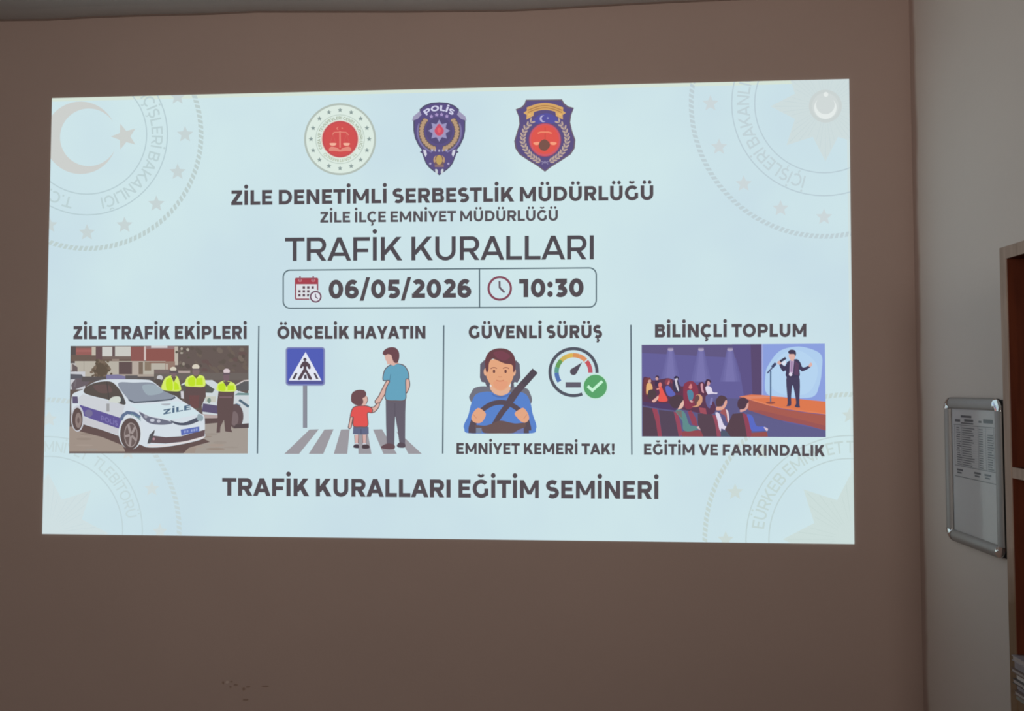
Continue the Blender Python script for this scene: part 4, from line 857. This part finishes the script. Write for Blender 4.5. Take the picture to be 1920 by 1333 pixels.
for u in (.1, .5, .72): pr(u, .49, u + .14, .505); pr(u + .01, .515, u + .11, .526)
prt = obj('printed_table', bm, m_print); prt.parent = sheet
bm = bmesh.new()
for r in range(18): pr(.05, .143 + r * .0185, .95, .1442 + r * .0185, bm)
for u in (.055, .22, .6, .76, .93): pr(u, .132, u + .006, .462, bm)
gl = obj('table_grid', bm, m_pale); gl.parent = sheet
# clear cover
m_clear = bpy.data.materials.new('clear plastic cover'); m_clear.use_nodes = True
nt = m_clear.node_tree; nt.nodes.clear()
tr = nt.nodes.new('ShaderNodeBsdfTransparent'); tr.inputs[0].default_value = (1, 1, 1, 1); gs = nt.nodes.new('ShaderNodeBsdfGlossy'); gs.inputs['Roughness'].default_value = 0.09
fz = nt.nodes.new('ShaderNodeFresnel'); fz.inputs[0].default_value = 1.45; mx = nt.nodes.new('ShaderNodeMixShader'); out = nt.nodes.new('ShaderNodeOutputMaterial')
nt.links.new(fz.outputs[0], mx.inputs[0]); nt.links.new(tr.outputs[0], mx.inputs[1]); nt.links.new(gs.outputs[0], mx.inputs[2]); nt.links.new(mx.outputs[0], out.inputs[0])
bm = bmesh.new(); X_ = XR - 0.0042
bm.faces.new([bm.verts.new(p) for p in ((X_, yF + e, zB - e), (X_, yN - e, zB - e), (X_, yN - e, zT + e), (X_, yF + e, zT + e))])
for f in bm.faces:
    f.normal_update()
    if f.normal.x > 0: f.normal_flip()
me = bpy.data.meshes.new('clear_cover'); bm.to_mesh(me); bm.free(); me.materials.append(m_clear)
cv = bpy.data.objects.new('clear_cover', me); COL.objects.link(cv); cv.parent = frame; cv.matrix_parent_inverse = Matrix.Translation(-wloc(frame)); cv['label'] = 'glossy clear cover sheet'

# ------------------------------------------------------------------ bookcase against the side wall
def wood(name, c1, c2, rough=0.45):
    m = bpy.data.materials.new(name); m.use_nodes = True; nt = m.node_tree; b = nt.nodes['Principled BSDF']
    b.inputs['Roughness'].default_value = rough; b.inputs['Specular IOR Level'].default_value = 0.3
    tc = nt.nodes.new('ShaderNodeTexCoord'); mp = nt.nodes.new('ShaderNodeMapping'); mp.inputs['Scale'].default_value = (30, 30, 3)
    n = nt.nodes.new('ShaderNodeTexNoise'); n.inputs['Scale'].default_value = 3; n.inputs['Detail'].default_value = 6; n.inputs['Distortion'].default_value = 0.6
    cr = nt.nodes.new('ShaderNodeValToRGB'); cr.color_ramp.elements[0].position = 0.3; cr.color_ramp.elements[1].position = 0.7
    cr.color_ramp.elements[0].color = (*c1, 1); cr.color_ramp.elements[1].color = (*c2, 1)
    nt.links.new(tc.outputs['Object'], mp.inputs[0]); nt.links.new(mp.outputs[0], n.inputs['Vector']); nt.links.new(n.outputs['Fac'], cr.inputs[0]); nt.links.new(cr.outputs[0], b.inputs['Base Color'])
    return m
m_dark = wood('dark red brown wood', (0.075, 0.014, 0.005), (0.115, 0.024, 0.008))
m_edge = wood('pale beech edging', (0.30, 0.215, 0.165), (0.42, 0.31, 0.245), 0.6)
XF = 0.70
yo = on_side(1881.5, 700, XF).y; yi = on_side(1893.0, 700, XF).y; TH = yo - yi
zt = on_side(1880, 464, XF).z; z2 = on_side(1900, 876, XF).z; z3 = on_side(1896, 1302, XF).z
y_near = yo - 0.86
SX = XR - 0.004
bc = empty('bookcase', ((XF + SX) / 2, (yo + y_near) / 2, 0))
tag(bc, 'tall open bookcase in dark red brown wood with pale front edges, beside the picture frame', 'bookcase')
EW = 0.0016
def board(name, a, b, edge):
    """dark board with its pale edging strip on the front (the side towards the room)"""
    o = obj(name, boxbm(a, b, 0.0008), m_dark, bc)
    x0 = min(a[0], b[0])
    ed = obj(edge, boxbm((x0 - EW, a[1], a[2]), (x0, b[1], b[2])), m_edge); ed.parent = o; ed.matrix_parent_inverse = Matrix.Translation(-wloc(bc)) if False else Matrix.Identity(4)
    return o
step = z2 - z3
board('side_panel', (XF, yi, 0.0), (SX, yo, zt), 'front_edging')
board('side_panel', (XF, y_near, 0.0), (SX, y_near + TH, zt), 'front_edging')
board('top_panel', (XF, y_near + TH, zt - TH * 1.15), (SX, yi, zt), 'front_edging')
k = 0; zz = z2
while zz > 0.12:
    board('shelf', (XF + 0.001, y_near + TH, zz - TH * 1.0), (SX - 0.005, yi, zz), 'front_edging'); zz -= step
obj('back_panel', boxbm((SX - 0.005, y_near + TH, 0.07), (SX, yi, zt - TH * 1.15)), m_dark, bc)
obj('plinth', boxbm((XF + 0.02, y_near + TH, 0.0), (XF + 0.036, yi, 0.07)), m_dark, bc)

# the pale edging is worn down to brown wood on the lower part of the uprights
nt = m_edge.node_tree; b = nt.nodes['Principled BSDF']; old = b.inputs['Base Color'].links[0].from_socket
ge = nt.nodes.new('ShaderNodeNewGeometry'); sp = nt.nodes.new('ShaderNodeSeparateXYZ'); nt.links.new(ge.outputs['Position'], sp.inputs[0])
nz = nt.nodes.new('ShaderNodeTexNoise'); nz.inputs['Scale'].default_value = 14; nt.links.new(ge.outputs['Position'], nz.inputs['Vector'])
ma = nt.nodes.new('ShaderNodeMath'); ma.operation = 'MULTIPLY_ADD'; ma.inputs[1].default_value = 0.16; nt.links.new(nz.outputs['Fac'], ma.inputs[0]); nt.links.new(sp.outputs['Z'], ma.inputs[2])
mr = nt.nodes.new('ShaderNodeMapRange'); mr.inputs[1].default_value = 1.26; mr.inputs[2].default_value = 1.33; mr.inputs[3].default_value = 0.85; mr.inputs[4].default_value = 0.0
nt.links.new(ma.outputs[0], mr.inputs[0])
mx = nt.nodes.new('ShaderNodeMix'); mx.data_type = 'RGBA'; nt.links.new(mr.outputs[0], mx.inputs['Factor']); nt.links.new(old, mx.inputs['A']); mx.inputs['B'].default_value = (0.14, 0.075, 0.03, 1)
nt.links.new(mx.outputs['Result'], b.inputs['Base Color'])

# ------------------------------------------------------------------ magazines lying on the lower shelf
m_page = mat('magazine pages', (0.34, 0.30, 0.29), 0.75, noise=0.1, scale=90)
covers = [mat('magazine cover grey green', (0.20, 0.21, 0.19), 0.4, noise=0.2, scale=25), mat('magazine cover brown', (0.16, 0.10, 0.085), 0.4, noise=0.2, scale=25), mat('magazine cover slate', (0.24, 0.22, 0.24), 0.4, noise=0.2, scale=25),
          mat('magazine cover pale', (0.50, 0.47, 0.46), 0.4, noise=0.15, scale=25), mat('magazine cover dark', (0.06, 0.045, 0.045), 0.4, noise=0.2, scale=25), mat('magazine cover lilac grey', (0.36, 0.33, 0.37), 0.35, noise=0.3, scale=18)]
names = ['lying lowest on the bookcase shelf, grey green cover', 'second from the shelf board, brown cover', 'third from the shelf board, slate cover', 'fourth from the shelf board, dark cover', 'fifth from the shelf board, pale cover',
         'third from the top of the stack, brown cover', 'just below the topmost, slate cover', 'topmost of the stack, lilac grey cover']
pick = [0, 1, 2, 4, 3, 1, 2, 5]
zs = z3 + 0.0012
th = [0.008, 0.006, 0.010, 0.007, 0.009, 0.006, 0.010, 0.008]
for i in range(8):
    t = th[i]; jx = [-0.004, -0.009, -0.002, -0.010, -0.005, -0.011, -0.007, -0.009][i]; jy = [0.003, 0.006, 0.002, 0.004, 0.007, 0.003, 0.006, 0.002][i]
    x0 = XF + jx; x1 = min(x0 + 0.17, SX - 0.008); y1 = yi - jy; y0 = y1 - 0.27
    mg = empty('magazine', ((x0 + x1) / 2, (y0 + y1) / 2, zs))
    tag(mg, 'magazine ' + names[i], 'magazine', 'magazines stacked on the lower shelf')
    obj('pages', boxbm((x0 + 0.0015, y0 + 0.001, zs + 0.0008), (x1, y1 - 0.001, zs + t - 0.0008)), m_page, mg)
    bm = bmesh.new(); box(bm, (x0, y0, zs), (x1, y1, zs + 0.0007)); box(bm, (x0, y0, zs + t - 0.0007), (x1, y1, zs + t))
    if i % 2 == 0: box(bm, (x0, y0, zs + 0.0007), (x0 + 0.0012, y1, zs + t - 0.0007))
    obj('cover', bm, covers[pick[i]], mg); zs += t + 0.0003

# ------------------------------------------------------------------ chipped plaster low on the brown wall
m_chip = mat('bare plaster', (0.52, 0.41, 0.36), 0.9); m_scuff = mat('dark scuff', (0.27, 0.18, 0.14), 0.9)
def flake(B, px, py, rx, ry):
    n = 9; c = []
    for i in range(n):
        a = 2 * PI * i / n; q = random.uniform(.75, 1.2); c.append(on_back(px + rx * q * cos(a), py + ry * q * sin(a)))
    f0 = [B.verts.new((p.x, YB - 0.0006, p.z)) for p in c]; f1 = [B.verts.new((p.x, YB + 0.001, p.z)) for p in c]
    B.faces.new(f0)
    for i in range(n): B.faces.new((f0[i], f0[(i + 1) % n], f1[(i + 1) % n], f1[i]))
bm = bmesh.new(); flake(bm, 426, 1278.8, 3.2, 2.4); o = obj('plaster_chip', bm, m_chip); o.parent = wall_back
bm = bmesh.new()
for a in ((418.5, 1280, 2, 3), (442, 1284, 4, 2), (432, 1288, 2, 2), (457, 1292, 3, 2.6), (465, 1288, 5, 1.6), (498, 1287, 8, 1.6), (460, 1312, 6, 2), (434, 1278, 3, 1.3)): flake(bm, *a)
o = obj('wall_scuff', bm, m_scuff); o.parent = wall_back
